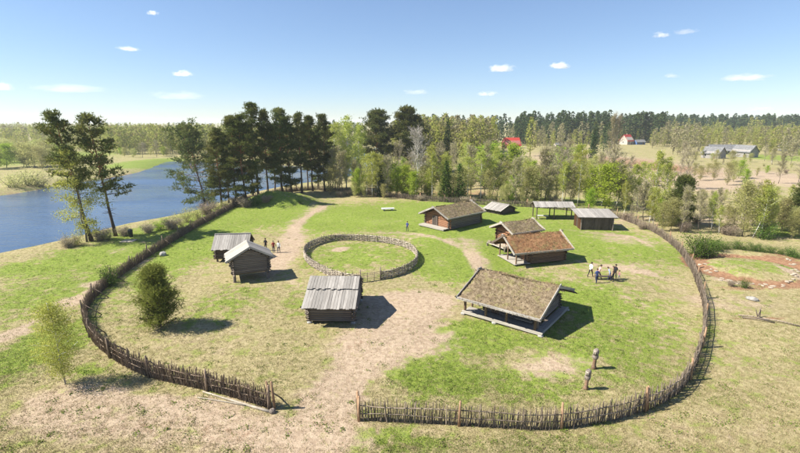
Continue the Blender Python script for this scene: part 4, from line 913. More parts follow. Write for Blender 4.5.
# ------------------------------------------------------------------ people
def person(px, py, face, label, shirt, legs, h=1.72, bend=0.0, stride=.15, arms=.15, group=None, skirt=False, hairmat='hair'):
    x, y, z = P(px, py); t = empty('person', (x, y, z), face, label, 'person', group)
    k = h/1.75; c, s_ = math.cos(bend), math.sin(bend); hip = Vector((0, 0, .93))
    def up(dx, dy, dz): return hip+Vector((dx, dy*c+dz*s_, dz*c-dy*s_))      # torso frame leaning forward (+y)
    J = {'hip': (hip, .13), 'waist': (up(0, 0, .15), .118), 'chest': (up(0, .01, .36), .14), 'neck': (up(0, 0, .53), .058), 'jaw': (up(0, .025, .62), .075), 'head': (up(0, .02, .71), .095), 'crown': (up(0, .01, .79), .062)}
    B = [('hip', 'waist', 0), ('waist', 'chest', 0), ('chest', 'neck', 0), ('neck', 'jaw', 2), ('jaw', 'head', 2), ('head', 'crown', 2)]
    for sd, sx in (('l', -1), ('r', 1)):
        st = stride*sx
        J['hj'+sd] = (hip+Vector((sx*.095, 0, -.05)), .095); J['kn'+sd] = (Vector((sx*.1, st*.55+.04, .5)), .062); J['an'+sd] = (Vector((sx*.1, st-.03*(st < 0), .09)), .045); J['to'+sd] = (Vector((sx*.115, st+.15, .035)), .038)
        J['sh'+sd] = (up(sx*.175, 0, .46), .062); J['el'+sd] = (up(sx*(.22+arms*.25), -.02-st*.3, .2), .046); J['wr'+sd] = (up(sx*(.23+arms*.3), .1-st*.5, -.03), .03); J['pa'+sd] = (up(sx*(.23+arms*.3), .13-st*.5, -.1), .034)
        B += [('hip', 'hj'+sd, 1), ('hj'+sd, 'kn'+sd, 1), ('kn'+sd, 'an'+sd, 1), ('an'+sd, 'to'+sd, 3), ('chest', 'sh'+sd, 0), ('sh'+sd, 'el'+sd, 0), ('el'+sd, 'wr'+sd, 0 if hash(label) % 2 else 2), ('wr'+sd, 'pa'+sd, 2)]
    names = list(J); me = bpy.data.meshes.new('skeleton'); me.from_pydata([J[n][0] for n in names], [(names.index(a), names.index(b)) for a, b, _ in B], [])
    ob = bpy.data.objects.new('skeleton', me); COL.objects.link(ob); ob.modifiers.new('s', 'SKIN'); sv = me.skin_vertices[0].data
    for i, n in enumerate(names): sv[i].radius = (J[n][1]*(1.25 if n in ('chest', 'hip', 'waist') else 1), J[n][1]*(.85 if n in ('chest', 'waist') else 1)); sv[i].use_root = n == 'hip'
    sub = ob.modifiers.new('d', 'SUBSURF'); sub.levels = 1; sub.render_levels = 1
    dg = bpy.context.evaluated_depsgraph_get(); bme = bpy.data.meshes.new_from_object(ob.evaluated_get(dg)); bpy.data.objects.remove(ob)
    fm = MB()
    for sx, sd in ((-1, 'l'), (1, 'r')):
        p = J['pa'+sd][0]; d = (p-J['wr'+sd][0]).normalized(); w = Vector((0, 1, 0)) if abs(d.y) < .8 else Vector((1, 0, 0)); w = (w-d*w.dot(d)).normalized(); nn = d.cross(w)
        for f in range(4): a = p+w*(-.03+.02*f); l = (.065, .078, .073, .058)[f]; fm.tube([a, a+d*l*.55, a+d*l+nn*-sx*.015], [.0095, .009, .007], 5)
        fm.tube([p+w*.03-d*.03, p+w*.06+d*.01, p+w*.062+d*.04], [.011, .01, .008], 5)
    bm = bmesh.new(); bm.from_mesh(bme); nb = len(bm.faces); bm.from_mesh(fm.mesh('f')); bme2 = bpy.data.meshes.new('body'); bm.to_mesh(bme2); bm.free()
    for m in (MT[shirt], MT[legs], MT['skin'], MT['metal_dark']): bme2.materials.append(m)
    ids = []
    seg = [(J[a][0], J[b][0], m, (J[a][1]+J[b][1])/2) for a, b, m in B]
    for pi, pf in enumerate(bme2.polygons):
        if pi >= nb: ids.append(2); continue
        cc = pf.center; best = 9
        for a, b, m, r in seg:
            d = b-a; tt = max(0, min(1, (cc-a).dot(d)/d.length_squared)); q = (cc-a-d*tt).length/r
            if q < best: best = q; mi = m
        ids.append(mi)
    bme2.polygons.foreach_set('material_index', ids); bme2.polygons.foreach_set('use_smooth', [True]*len(ids))
    b = link('body', bme2, t); b.scale = (k, k, k)
    hd = J['head'][0]; hm = MB()
    bmh = bmesh.new(); bmesh.ops.create_uvsphere(bmh, u_segments=12, v_segments=8, radius=.118)
    for v in list(bmh.verts):
        if v.co.z < -.02 and v.co.y > -.03: bmh.verts.remove(v)
    for v in bmh.verts: v.co = Vector((v.co.x*.92, v.co.y-.018, v.co.z*1.02+.03))+hd
    hme = bpy.data.meshes.new('hair'); bmh.to_mesh(hme); bmh.free(); hme.materials.append(MT[hairmat]); o = link('hair', hme, t); o.scale = (k, k, k)
    nz = MB().tube([hd+Vector((0, .085, .02)), hd+Vector((0, .118, -.02)), hd+Vector((0, .09, -.03))], [.01, .018, .012], 5).build('nose', MT['skin'], t); nz.scale = (k, k, k)
    for sx in (-1, 1): e = MB().tube([hd+Vector((sx*.036, .088, .012)), hd+Vector((sx*.036, .1, .012))], [.012, .008], 6).build('eye', MT['inside'], t); e.scale = (k, k, k)
    if skirt:
        o = MB().tube([(0, 0, .4*k), (0, 0, .7*k), (0, 0, 1.02*k)], [.24*k, .2*k, .14*k], 12, False).build('skirt', MT[legs], t, True)
    return t
cloth('cloth_black', (.02, .02, .025)); cloth('cloth_white', (.75, .74, .72)); cloth('cloth_blue', (.06, .08, .22)); cloth('cloth_lightblue', (.35, .42, .6)); cloth('cloth_darkblue', (.03, .04, .09)); cloth('cloth_pink', (.55, .3, .28)); cloth('cloth_brown', (.14, .09, .06)); cloth('cloth_grey', (.3, .3, .32)); cloth('cloth_red', (.4, .07, .06))
LG = 'visitors beside the raised storehouse'; RG = 'visitors on the lawn right of the turf houses'
person(266, 250.5, R(160), 'person all in black standing apart, left of the pair by the storehouse', 'cloth_black', 'cloth_black', 1.8, 0, .08, .3, LG)
person(273.8, 252.5, R(200), 'person in red-brown top and dark trousers in the pair by the storehouse', 'cloth_red', 'cloth_darkblue', 1.7, 0, .1, .2, LG)
person(279, 252.6, R(170), 'person in white top and dark trousers in the pair by the storehouse', 'cloth_white', 'cloth_darkblue', 1.68, 0, .12, .25, LG)
person(407.3, 231.5, R(150), 'lone person in dark blue standing right of the round pen', 'cloth_blue', 'cloth_darkblue', 1.72, 0, .1, .1)
person(590, 277, R(-60), 'person in white shirt and black trousers walking, leftmost on the right lawn', 'cloth_white', 'cloth_black', 1.8, .1, .3, .2, RG)
person(598, 279, R(-90), 'person in pinkish white shirt leaning over with one hand down', 'cloth_pink', 'cloth_black', 1.75, .3, .3, .2, RG)
person(596.3, 283.2, R(10), 'person in blue jacket seen from behind, nearest on the right lawn', 'cloth_blue', 'cloth_darkblue', 1.7, .05, .12, .2, RG)
person(609.5, 280.6, R(80), 'person in light blue top bending forward towards the others', 'cloth_lightblue', 'cloth_darkblue', 1.68, .45, .15, .2, RG)
person(612.5, 281.6, R(60), 'person in dark brown jacket and black trousers in the knot on the lawn', 'cloth_brown', 'cloth_black', 1.8, .05, .12, .25, RG)
person(614.5, 279.4, R(120), 'person in black standing behind the dark brown jacket', 'cloth_black', 'cloth_black', 1.8, 0, .1, .2, RG)
person(618.6, 280, R(100), 'small child in pink at the right of the knot of people', 'cloth_pink', 'cloth_grey', 1.15, 0, .1, .2, RG)
# low dark plank on two legs between the visitors
x, y, z = P(603.5, 279.5); t = empty('low_dark_form', (x, y, z), R(0), 'low dark plank form between the visitors on the lawn', 'bench')
plank(t, 'log_dark', (-1.0, 0, .38), (1.0, 0, .38), .4, .08, 'seat')
for sx in (-.8, .8): plank(t, 'log_dark', (sx, 0, -.05), (sx, 0, .34), .3, .14, 'leg')

# ------------------------------------------------------------------ far houses
def far_house(px, py, rz, l, w, he, hr, wall, roof, name, label, nwin=3, chim=True, cat='house'):
    x, y, z = P(px, py); t = empty(name, (x, y, z), rz, label, cat)
    core(t, -l/2, l/2, -w/2, w/2, -.2, he, hr+.1, MT[wall], w/2+.4)
    sl = (hr-he)/(w/2)
    for sd in (-1, 1):
        V = []
        for xx in (-l/2-.4, l/2+.4): V += [(xx, 0, hr), (xx, sd*(w/2+.5), he-.5*sl), (xx, sd*(w/2+.5), he-.5*sl+.14), (xx, 0, hr+.14)]
        o = MB().poly(V, [(0, 1, 2, 3), (7, 6, 5, 4), (0, 4, 5, 1), (1, 5, 6, 2), (2, 6, 7, 3), (3, 7, 4, 0)]).build('roof_slope', MT[roof], t)
        if chim and sd > 0: MB().box((l*.18, w*.15, hr+.2), (.6, .6, 1.3)).build('chimney', MT['sandstone'], o)
    for i in range(nwin):
        xx = -l/2+(i+.5)*l/nwin; o = MB().box((xx, -w/2-.03, he*.58), (1.1, .08, 1.3)).build('window', MT['white'], t); MB().box((xx, -w/2-.08, he*.58), (.85, .04, 1.05)).build('pane', MT['glass'], o)
    o = MB().box((-l/2-.03, 0, he*.58), (.08, 1.1, 1.3)).build('window', MT['white'], t); MB().box((-l/2-.08, 0, he*.58), (.04, .85, 1.05)).build('pane', MT['glass'], o)
    MB().box((l*.25 if nwin % 2 == 0 else l/2/nwin*1.0+l/nwin*.5, -w/2-.05, 1.0), (.95, .1, 2.0)).build('door', MT['log_warm'], t)
    return t
far_house(511, 148, R(12), 11, 7, 2.4, 7.0, 'wall_red', 'roof_red', 'farmhouse', 'far house showing only a red roof above the bushes', 4)
far_house(626, 144.5, R(32), 8.5, 7, 3.4, 7.8, 'wall_cream', 'roof_red', 'farmhouse', 'far red house with steep bright red roof before the dark spruces', 2)
far_house(639, 144.5, R(8), 7.5, 4.5, 2.2, 3.8, 'blue', 'roof_grey', 'outbuilding', 'far blue-grey outbuilding just right of the red house', 2, False, 'shed')
far_house(724, 154, R(-8), 17, 8, 2.2, 5.2, 'wall_grey', 'roof_grey', 'farm_building', 'far long grey-roofed farm building, highest of the farmstead', 5)
far_house(713, 158, R(-60), 8, 7, 2.6, 5.5, 'wall_grey', 'roof_grey', 'farm_building', 'far grey gabled annex in front of the long farm roof', 2, False)
far_house(744, 157, R(-70), 9, 7, 3.0, 6.0, 'wall_grey', 'roof_grey', 'farm_building', 'far grey gabled barn at the right end of the farmstead', 2, False)
far_house(557, 147, R(20), 5, 3.5, 1.8, 3.2, 'wall_cream', 'roof_grey', 'cottage', 'far pale cottage among bushes before the dark spruces', 2, False)
far_house(792, 151, R(-20), 12, 8, 3, 6.5, 'wall_grey', 'roof_grey', 'cottage', 'far grey cottage among trees at the right edge', 3)

# ------------------------------------------------------------------ trees
PN = [PR(pine, 20., 101, base=.16, cw=3.1, nl=52, dens=.85, spread=.8), PR(pine, 20., 102, base=.26, cw=2.8, nl=46, dens=.85, spread=.8), PR(pine, 20., 103, base=.10, cw=3.2, nl=56, dens=.85, spread=.8), PR(pine, 20., 104, base=.32, cw=2.7, nl=44, dens=.85, spread=.8)]
def rz0(): return random.uniform(0, 6.28)
ROW = [(208, 205, 126, 2, 1.25), (222, 207, 128, 0, 1.05), (236, 205, 116, 1, 1.05), (247, 203, 114, 2, 1.0), (259, 198, 103, 1, 1.0), (268, 196, 110, 3, .95), (283, 195, 108, 0, 1.05), (292, 194, 116, 2, .95), (302, 193, 113, 3, 1.0), (313, 191, 116, 1, .95), (325, 191, 114, 0, .95), (229, 203, 133, 3, .9), (275, 193, 124, 1, .85), (318, 189, 128, 2, .8), (253, 199, 122, 0, .85), (308, 190, 122, 3, .85)]
ordn = ['first', 'second', 'third', 'fourth', 'fifth', 'sixth', 'seventh', 'eighth', 'ninth', 'tenth', 'eleventh', 'twelfth', 'thirteenth', 'fourteenth', 'fifteenth', 'sixteenth']
PW = PR(pine, 16., 105, base=.12, cw=6.2, nl=66, dens=.85, spread=.66, lean=(-.2, 0), dead=8)
rank = {i: k for k, i in enumerate(sorted(range(len(ROW)), key=lambda i: ROW[i][0]))}
for i, (px, py, tp, k, wd) in enumerate(ROW):
    lab = 'tall dark pine, %s from the left in the riverside row behind the mound' % ordn[rank[i]]
    if i == 0: lab = 'wide low-branched pine leaning over the river, first of the riverside row'
    if px == 259: lab = 'tallest pine of the riverside row behind the grassy mound'
    if i == 0: plant(PW, 'pine_tree', 206, 202, 127, lab, 'tree', 'pines of the riverside row', rz=0); continue
    plant(PN[k], 'pine_tree', px, py, tp, lab, 'tree', 'pines of the riverside row', wide=wd)
pl1 = PR(pine, 17., 111, base=.42, cw=2.6, lean=(-.15, .02), nl=36, dens=.5, dead=12, spread=.7); pl2 = PR(pine, 17., 112, base=.34, cw=3.2, lean=(-.08, 0), nl=42, dens=.52, dead=14, spread=.7)
plant(pl1, 'pine_tree', 92, 241, 112, 'tall thin leaning pine, left of the two by the river bend', rz=0)
plant(pl2, 'pine_tree', 116, 236, 116, 'tall pine with full crown, right of the two by the river bend', rz=0)
bl1 = PR(broadleaf, 12., 113, cw=2.8, base=.1, n=9500, size=.17, lean=(-.09, 0), barkm='bark_grey', droop=-.16, nl=40, mat='bud')
bl1[1].materials[0] = MT['birch']
plant(bl1, 'birch_tree', 87, 242, 146, 'hazy yellow-green birch in front of the thin leaning pine', rz=0)
# young bushy pine inside the fence
yp = PR(pine, 4.2, 120, base=.03, cw=1.35, nl=130, dens=.7, tl=.24, tw=.03, spread=.72, el0=.38, mat='needle_young', trunk_r=.085, dead=0)
plant(yp, 'young_pine', 160, 327, 270, 'young bushy pine standing alone on the lawn inside the fence', wide=.98)
yb = PR(broadleaf, 5.6, 121, cw=1.25, base=.1, n=14000, size=.08, lean=(-.05, 0), nl=44, droop=-.02, clump=.62, r=.045, mat='birch')
plant(yb, 'young_birch', 66, 384, 302, 'slender young birch with yellow-green leaves outside the brushwood fence', rz=0)
BW = PR(bush, 2.2, 130, w=1.6, mat='bud', size=.12, n=1300); BD = PR(bush, 2.2, 131, w=2.0, mat='drybush', size=.16, n=1500, blade=True); BG = PR(bush, 2.2, 132, w=1.9, mat='shrub', size=.13, n=1900); BY = PR(bush, 2.2, 133, w=1.9, mat='willow', size=.13, n=1700); BG2 = PR(bush, 2.2, 134, w=2.3, mat='shrub', size=.13, n=1900, shape=.9)
FB = ('stem', 'foliage')
plant(BG, 'shrub', 110, 285, 266, 'dark green shrub growing against the brushwood fence', 'shrub', parts=FB, wide=.9)
BANK = sorted([185, 197, 207, 216, 160, 172, 148, 100, 76, 108, 124, 225, 236, 68, 181])
for i, (px, py, tp, pr, lab) in enumerate([(185, 222, 207, BW, None), (197, 219, 207, BW, None), (207, 214, 202, BD, None), (216, 210, 200, BW, None), (160, 230, 219, BY, None), (172, 229, 217, BD, None), (148, 233, 224, BD, None), (100, 240, 228, BD, None), (76, 245, 230, BW, None), (108, 240, 230, BW, None), (124, 236, 227, BD, None), (225, 208, 199, BW, None), (236, 204, 196, BD, None), (68, 247, 236, BD, None), (181, 228, 218, BW, None)]):
    plant(pr, 'bank_shrub', px, py, tp, ['grey dry brush', 'yellow-green shrub'][pr in (BW, BY)]+' on the near river bank, %s bush from the left' % ordn[BANK.index(px)], 'shrub', ['dry brush on the river bank', 'leafy shrubs on the river bank'][pr in (BW, BY)], parts=FB, wide=1.15, s=None)
# clipped evergreen shrubs above the earth ring
hedge = [(697, 257, 234, 1.15), (707, 256, 240, 1.2), (716, 251, 239, 1.2), (726, 249, 241, 1.2), (735, 249, 241, 1.1), (744, 250, 241, 1.2), (753, 251, 243, 1.3), (762, 252, 244, 1.1), (771, 253, 246, 1.3), (780, 254, 247, 1.1), (789, 256, 249, 1.3), (797, 258, 247, 1.3), (700, 249, 240, 1.2), (712, 247, 240, 1.2)]
for i, (px, py, tp, wd) in enumerate(hedge):
    plant([BG, BG2][i % 2], 'hedge_shrub', px, py, tp, 'largest green shrub at the left end of the row above the earth ring' if i == 0 else 'low green shrub in the row above the round earthwork, %s from the left' % ordn[sorted(h[0] for h in hedge).index(px)], 'shrub', None if i == 0 else 'shrub row above the round earthwork', parts=FB, wide=wd)
for i, (px, py, tp, pr) in enumerate([(246, 207, 197, BD), (256, 206, 197, BG), (266, 204, 195, BD), (289, 204, 196, BD), (300, 205, 199, BG2)]):
    plant(pr, 'mound_shrub', px, py, tp, '%s on the shaded mound by the pines, %s bush from the left' % ('dry brush' if pr is BD else 'green scrub', ordn[i]), 'shrub', 'scrub on the mound', parts=FB, wide=1.2)
plant(BG, 'shrub', 744, 288, 279, 'bright round shrub below the middle of the earth ring', 'shrub', parts=FB); plant(BD, 'shrub', 731, 286, 280, 'small dry shrub left of the round one below the earth ring', 'shrub', parts=FB)

# middle distance
BI = [PR(broadleaf, 12., 140+i, cw=(2.4, 2.0, 2.8)[i], base=(.25, .3, .2)[i], n=3200, size=.24, nl=34) for i in range(3)]
BA = [PR(bare, 12., 150+i, cw=(2.6, 2.0, 3.0)[i], buds=(1500, 2200, 900)[i]) for i in range(3)]
DEAD = PR(bare, 14., 155, cw=3.2, mat='twig_pale', barkm='bark_birch', buds=5, base=.35, tw=.06, nl=34)
SP = [PR(spruce, 14., 160, cw=2.4), PR(spruce, 14., 161, cw=2.0)]
FI = [PR(spruce, 10., 165, cw=2.6, mat='fir', dens=1.2), PR(pine, 12., 166, base=.08, cw=2.9, nl=60, dens=1.3, mat='needle', dead=0)]
WI = [PR(broadleaf, 7., 170, cw=3.0, base=.06, mat='willow', n=4200, size=.24, nl=44, barkm='bark_grey', up=.95), PR(broadleaf, 7., 171, cw=2.5, base=.05, mat='willow', n=3800, size=.24, nl=40, barkm='bark_grey', up=1.0), PR(broadleaf, 7., 172, cw=2.8, base=.05, mat='bud', n=3700, size=.2, nl=50, barkm='bark_grey', up=1.0)]
BP = PR(pine, 20., 175, base=.16, cw=5.4, nl=58, dens=1.5, tl=.7, tw=.2, dead=0)
special = [
    (DEAD, 'dead_tree', 415, 198, 131, 'pale bare dead tree with white trunk behind the back fence', 1),
    (SP[1], 'juniper', 381, 197, 164, 'small dark columnar evergreen standing just beyond the lawn, left of the dead tree', 1.0),
    (BP, 'broad_pine', 377, 172, 112, 'broad dark round-crowned pine, left of the two above the thicket', 1.0),
    (BP, 'broad_pine', 408, 172, 109, 'broad dark round-crowned pine, right of the two above the thicket', 1.05),
    (FI[0], 'fir_tree', 446, 201, 160, 'mid-green fir behind the left turf house, darker than the bare trees round it', .8), (FI[0], 'fir_tree', 459, 201, 163, 'mid-green fir, right of its twin behind the left turf house', .8),
    (WI[0], 'willow', 488, 182, 147, 'wide yellow-green willow crown below the far red roof, left half', 1.5), (WI[1], 'willow', 512, 182, 146, 'wide yellow-green willow crown below the far red roof, right half', 1.5),
    (WI[0], 'willow', 605, 210, 168, 'bright green round willow behind the dark lean-to shed', 1.15), (WI[1], 'willow', 590, 211, 190, 'low yellow-green willow between the open shelter and the lean-to', 1.2),
    (WI[0], 'willow', 560, 172, 149, 'yellow-green willow mass in the field before the dark spruces', 1.9), (WI[1], 'willow', 578, 170, 146, 'yellow-green willow in the field, right of a larger mass', 1.7),
    (WI[1], 'willow', 503, 153, 143, 'low yellow-green bush hiding the wall under the far red roof, left', 1.0), (WI[0], 'willow', 514, 153, 143.5, 'low yellow-green bush hiding the wall under the far red roof, right', 1.0),
    (FI[1], 'broad_pine', 679, 226, 177, 'dark green bushy pine in the strip beyond the right fence', .95), (BI[1], 'birch_tree', 652, 219, 150, 'white-trunked birch, left of the two beside the bushy pine', .8), (BI[0], 'birch_tree', 660, 219, 158, 'white-trunked birch, right of the two beside the bushy pine', .7),
    (BI[2], 'birch_tree', 577, 206, 150, 'tall thin birch with white trunk behind the open shelter', .7), (BA[1], 'bare_tree', 608, 168, 116, 'tall pale leafless poplar in the field before the spruces', .55), (BA[2], 'bare_tree', 614, 168, 118, 'second tall leafless poplar beside a taller one before the spruces', .5),
    (WI[2], 'willow', 742, 236, 184, 'tall yellow-green willow beyond the earth ring', .9), (BI[2], 'willow', 760, 238, 186, 'yellow-green willow right of a taller one beyond the earth ring', 1.0), (FI[1], 'broad_pine', 799, 233, 182, 'dark green pine cut by the right edge of the picture', .9),
    (BG, 'shrub', 767, 239, 222, 'dark rounded shrub under the willows beyond the earth ring', 1.2), (BI[0], 'birch_tree', 346, 190, 117, 'tall yellow-green birch just right of the riverside pine row', .9), (BI[2], 'birch_tree', 335, 189, 122, 'yellow-green birch at the right end of the riverside pine row', .9), (BI[1], 'birch_tree', 360, 188, 124, 'slim yellow-green birch left of the broad dark pines', .9),
    (WI[1], 'willow', 430, 198, 172, 'small yellow-green willow right of the dead tree', 1.0), (WI[0], 'willow', 404, 197, 168, 'small yellow-green willow left of the dead tree', .9),
    (SP[0], 'spruce_tree', 447, 165, 118, 'single dark spruce rising above the pale wood left of the red roof', .8), (SP[0], 'spruce_tree', 592, 162, 128, 'single dark spruce standing in front of the spruce wood', .8)]
for pr, nm, px, py, tp, lab, wd in special:
    plant(pr, nm, px, py, tp, lab, 'shrub' if nm == 'shrub' else 'tree', wide=wd, parts=FB if nm == 'shrub' else ('trunk', 'crown'))
x, y, z = P(753, 237); LB = PR(broadleaf, 9., 181, cw=1.5, base=.45, n=900, size=.2, lean=(.33, 0), nl=24); plant(LB, 'birch_tree', 752, 238, 192, 'thin white birch leaning right beyond the earth ring', rz=0)
# the thicket behind the back fence and along the right: individual trees of a few kinds
LABK = {'bare': ('bare_tree', 'leafless grey-brown tree'), 'birch': ('birch_tree', 'pale yellow-green birch'), 'willow': ('willow', 'low bright green willow'), 'bud': ('budding_bush', 'grey-green budding bush'), 'brush': ('brush', 'low dry brown brush')}
ORD = ['first', 'second', 'third', 'fourth', 'fifth', 'sixth', 'seventh', 'eighth', 'ninth', 'tenth', 'eleventh', 'twelfth', 'thirteenth', 'fourteenth', 'fifteenth', 'sixteenth', 'seventeenth', 'eighteenth', 'nineteenth', 'twentieth']
PLACED = {}
def scatter(n, x0, x1, yfun, top0, top1, mix, seed, wide=(.8, 1.2), marks=()):
    rng = random.Random(seed); kinds = list(mix); wts = [mix[k] for k in kinds]
    for i in range(n):
        px = x0+(x1-x0)*(i+rng.random())/n; ya, yb = yfun(px); py = rng.uniform(ya, yb); k = rng.choices(kinds, wts)[0]
        pr = {'bare': BA, 'birch': BI, 'willow': WI[:2], 'bud': [WI[2]], 'brush': [BD, BW]}[k]; pr = rng.choice(pr)
        hm = {'bare': 1, 'birch': 1, 'willow': .6, 'bud': .65, 'brush': .25}[k]; t0 = py-(py-rng.uniform(top0, top1))*hm
        where = next(p for m, p in marks if px <= m)
        t = plant(pr, LABK[k][0], px, py, t0, None, 'shrub' if k in ('brush', 'bud') else 'tree', LABK[k][1]+' '+where, wide=rng.uniform(*wide), parts=FB if k == 'brush' else ('trunk', 'crown'))
        PLACED.setdefault((k, where), []).append((px, t))
TH = [(372, 'right of the riverside pines'), (432, 'around the dead tree'), (488, 'behind the left turf house'), (532, 'behind the sunken hut'), (578, 'behind the open shelter'), (900, 'behind the lean-to shed')]
TB = [(m, p.replace('behind', 'far behind').replace('right of', 'further back right of').replace('around', 'in the wood around')) for m, p in TH]
RS = [(685, 'just past the fence bend at right'), (745, 'behind the left shrub row'), (900, 'behind the earth ring')]
RB = [(m, p.replace('just past', 'well past').replace('behind', 'far behind')) for m, p in RS]
scatter(64, 330, 640, lambda x: (190+(x-338)*.045, 196+(x-338)*.045), 148, 166, {'bare': 3, 'birch': 3, 'willow': 2, 'bud': 5}, 1, marks=TH)
scatter(64, 325, 600, lambda x: (174, 190), 142, 162, {'bare': 3, 'birch': 3, 'bud': 4, 'willow': 2}, 2, marks=TB)
scatter(46, 335, 560, lambda x: (192+(x-345)*.04, 198+(x-345)*.045), 170, 180, {'brush': 5, 'bud': 2}, 3, marks=TH)
scatter(46, 622, 805, lambda x: (216+(x-622)*.06, 230+(x-622)*.06), 180, 206, {'bare': 4, 'birch': 2, 'willow': 1.5, 'bud': 4, 'brush': 2}, 4, marks=RS)
scatter(22, 625, 805, lambda x: (199, 212), 178, 194, {'bare': 3, 'birch': 2, 'willow': 1, 'bud': 4}, 5, marks=RB)
scatter(40, 600, 805, lambda x: (164, 190), 148, 164, {'bare': 3, 'bud': 5, 'willow': 2, 'brush': 3}, 6, marks=[(690, 'on the pale heath below the red house'), (900, 'on the pale heath below the farmstead')])
scatter(16, 455, 600, lambda x: (170, 180), 155, 163, {'bare': 3, 'bud': 4, 'willow': 2, 'brush': 1}, 7, marks=[(900, 'in the field below the far red roof')])
scatter(14, 680, 800, lambda x: (156, 166), 142, 152, {'bare': 2, 'bud': 4, 'birch': 2, 'willow': 1}, 8, marks=[(900, 'close round the grey farmstead')])
scatter(22, 118, 232, lambda x: (153, 157.5), 141, 147, {'bud': 4, 'willow': 3, 'bare': 2}, 10, wide=(1.0, 1.6), marks=[(900, 'on the far bank behind the river bend')])
scatter(34, -12, 70, lambda x: (153, 170), 130, 142, {'bud': 4, 'willow': 5}, 9, wide=(1.2, 1.8), marks=[(900, 'on the far river bank meadow')])
for (k, where), lst in PLACED.items():
    lst.sort(key=lambda a: a[0])
    for i, (_, t) in enumerate(lst): t['label'] = LABK[k][1]+' '+where+(', %s from the left' % ORD[i] if len(lst) > 1 else '')
for px, py, tp, wh in ((12, 187, 172, 'left'), (26, 185, 168, 'middle'), (39, 186, 173, 'right')): plant(BW, 'brush', px, py, tp, 'grey-brown bush on the far river bank, %s of three' % wh, 'shrub', 'grey bushes on the far bank', wide=1.6, parts=FB)
# far woods that read as one mass
def wood(name, label, zones, mat, kind, seed):
    rng = np.random.default_rng(seed); Vs = []; Fs = []; b = 0
    for (x0, x1, y0, y1, n, h0, h1, tris, zz) in zones:
        px = rng.uniform(x0, x1, n); py = rng.uniform(0, 1, n)**1.0*(y1-y0)+y0
        GX, GY = np.array([G(a, b_, zz) for a, b_ in zip(px, py)]).T; GZ = zground(GX, GY)
        for i in range(n):
            x, y, z = GX[i], GY[i], GZ[i]; h = rng.uniform(h0, h1)
            if (608 < px[i] < 650 and py[i] > 143) or (494 < px[i] < 527 and py[i] > 146) or (698 < px[i] < 756 and py[i] > 150) or z < -4: continue
            if kind == 'spruce':
                t = rng.random(tris)**.8; w = h*.13*(1-t)**.9+.25; a = rng.random(tris)*6.283; rr = w*np.sqrt(rng.random(tris)); C = np.stack([np.cos(a)*rr, np.sin(a)*rr, h*(.06+.94*t)], 1); D = np.stack([np.cos(a), np.sin(a), -.5+0*a], 1)
            elif kind == 'pine':
                t = rng.random(tris); w = h*.17*np.sin(np.pi*(.12+.85*t))**.7; a = rng.random(tris)*6.283; rr = w*np.sqrt(rng.random(tris)); C = np.stack([np.cos(a)*rr, np.sin(a)*rr, h*(.3+.7*t)], 1); D = rdir(tris, rng)
            else:
                t = rng.random(tris); w = h*.16*np.sin(np.pi*(.10+.86*t))**.8; a = rng.random(tris)*6.283; rr = w*np.sqrt(rng.random(tris)); C = np.stack([np.cos(a)*rr, np.sin(a)*rr, h*(.14+.86*t)], 1); D = rdir(tris, rng)
            D = D/np.linalg.norm(D, axis=1)[:, None]; sc = h/18*math.sqrt(110/tris)
            V, F = blades(C, D, 1.7*sc*rng.uniform(.6, 1.2, tris), 1.0*sc, rng)
            r = .014*h; T = np.array([(-r, 0, -.5), (r, 0, -.5), (0, 0, h*.9), (0, -r, -.5), (0, r, -.5)]); TF = np.array([(0, 1, 2), (3, 4, 2)])
            V = np.concatenate([V, T]); F = np.concatenate([F, TF+len(V)-5]); Vs.append(V+np.array([x, y, z])); Fs.append(F+b); b += len(V)
    tag(link(name, np_mesh(name, np.concatenate(Vs), np.concatenate(Fs), mat)), label, 'wood', kind='stuff')
MT['wood_birch'] = leaf('birch_wood_leaves', (.25, .30, .06), (.40, .42, .11), (.33, .29, .13), .5, .0)
MT['wood_bare'] = leaf('bare_wood_twigs', (.24, .21, .13), (.36, .31, .20), (.29, .28, .12), .4, .0)
wood('birch_wood', 'far yellow-green birch wood along the river and horizon', [(100, 345, 147, 153, 330, 13, 19, 170, -2), (100, 350, 138, 147, 330, 14, 18, 110, -1), (325, 520, 156, 168, 60, 15, 20, 260, 0), (420, 530, 146, 158, 90, 17, 22, 200, 0), (330, 430, 142, 156, 70, 16, 21, 150, 0), (655, 805, 137, 147, 260, 8, 15, 130, 0), (520, 815, 132.5, 138, 150, 15, 24, 100, 0), (750, 810, 146, 156, 26, 10, 15, 200, 0), (-40, 125, 131, 147, 620, 9, 15, 90, -2), (-20, 105, 146, 152, 110, 6, 10, 120, -2), (-60, 860, 127, 138, 420, 13, 18, 60, 0), (640, 700, 140, 147, 40, 8, 13, 130, 0), (520, 640, 142, 150, 50, 7, 13, 130, 0)], MT['wood_birch'], 'birch', 41)
wood('leafless_wood', 'far grey-brown leafless wood mixed among the birches', [(330, 530, 148, 166, 150, 13, 21, 240, 0), (500, 700, 140, 148, 110, 8, 19, 150, 0), (640, 800, 141, 156, 90, 9, 15, 150, 0), (-40, 330, 136, 147, 90, 12, 16, 100, -2)], MT['wood_bare'], 'birch', 42)
MT['wood_spruce'] = leaf('spruce_wood_needles', (.035, .06, .026), (.075, .105, .04), (.09, .105, .04), .3, .0)
wood('spruce_wood', 'far dark spruce wood on the skyline right of the centre', [(515, 665, 137, 144, 340, 17, 28, 150, 0), (420, 530, 138, 146, 80, 18, 25, 150, 0), (650, 815, 132, 137, 460, 20, 29, 100, 0), (330, 420, 138, 146, 25, 18, 23, 130, 0), (170, 330, 136, 141, 20, 14, 20, 90, -1), (590, 610, 148, 156, 4, 15, 19, 220, 0)], MT['wood_spruce'], 'spruce', 43)
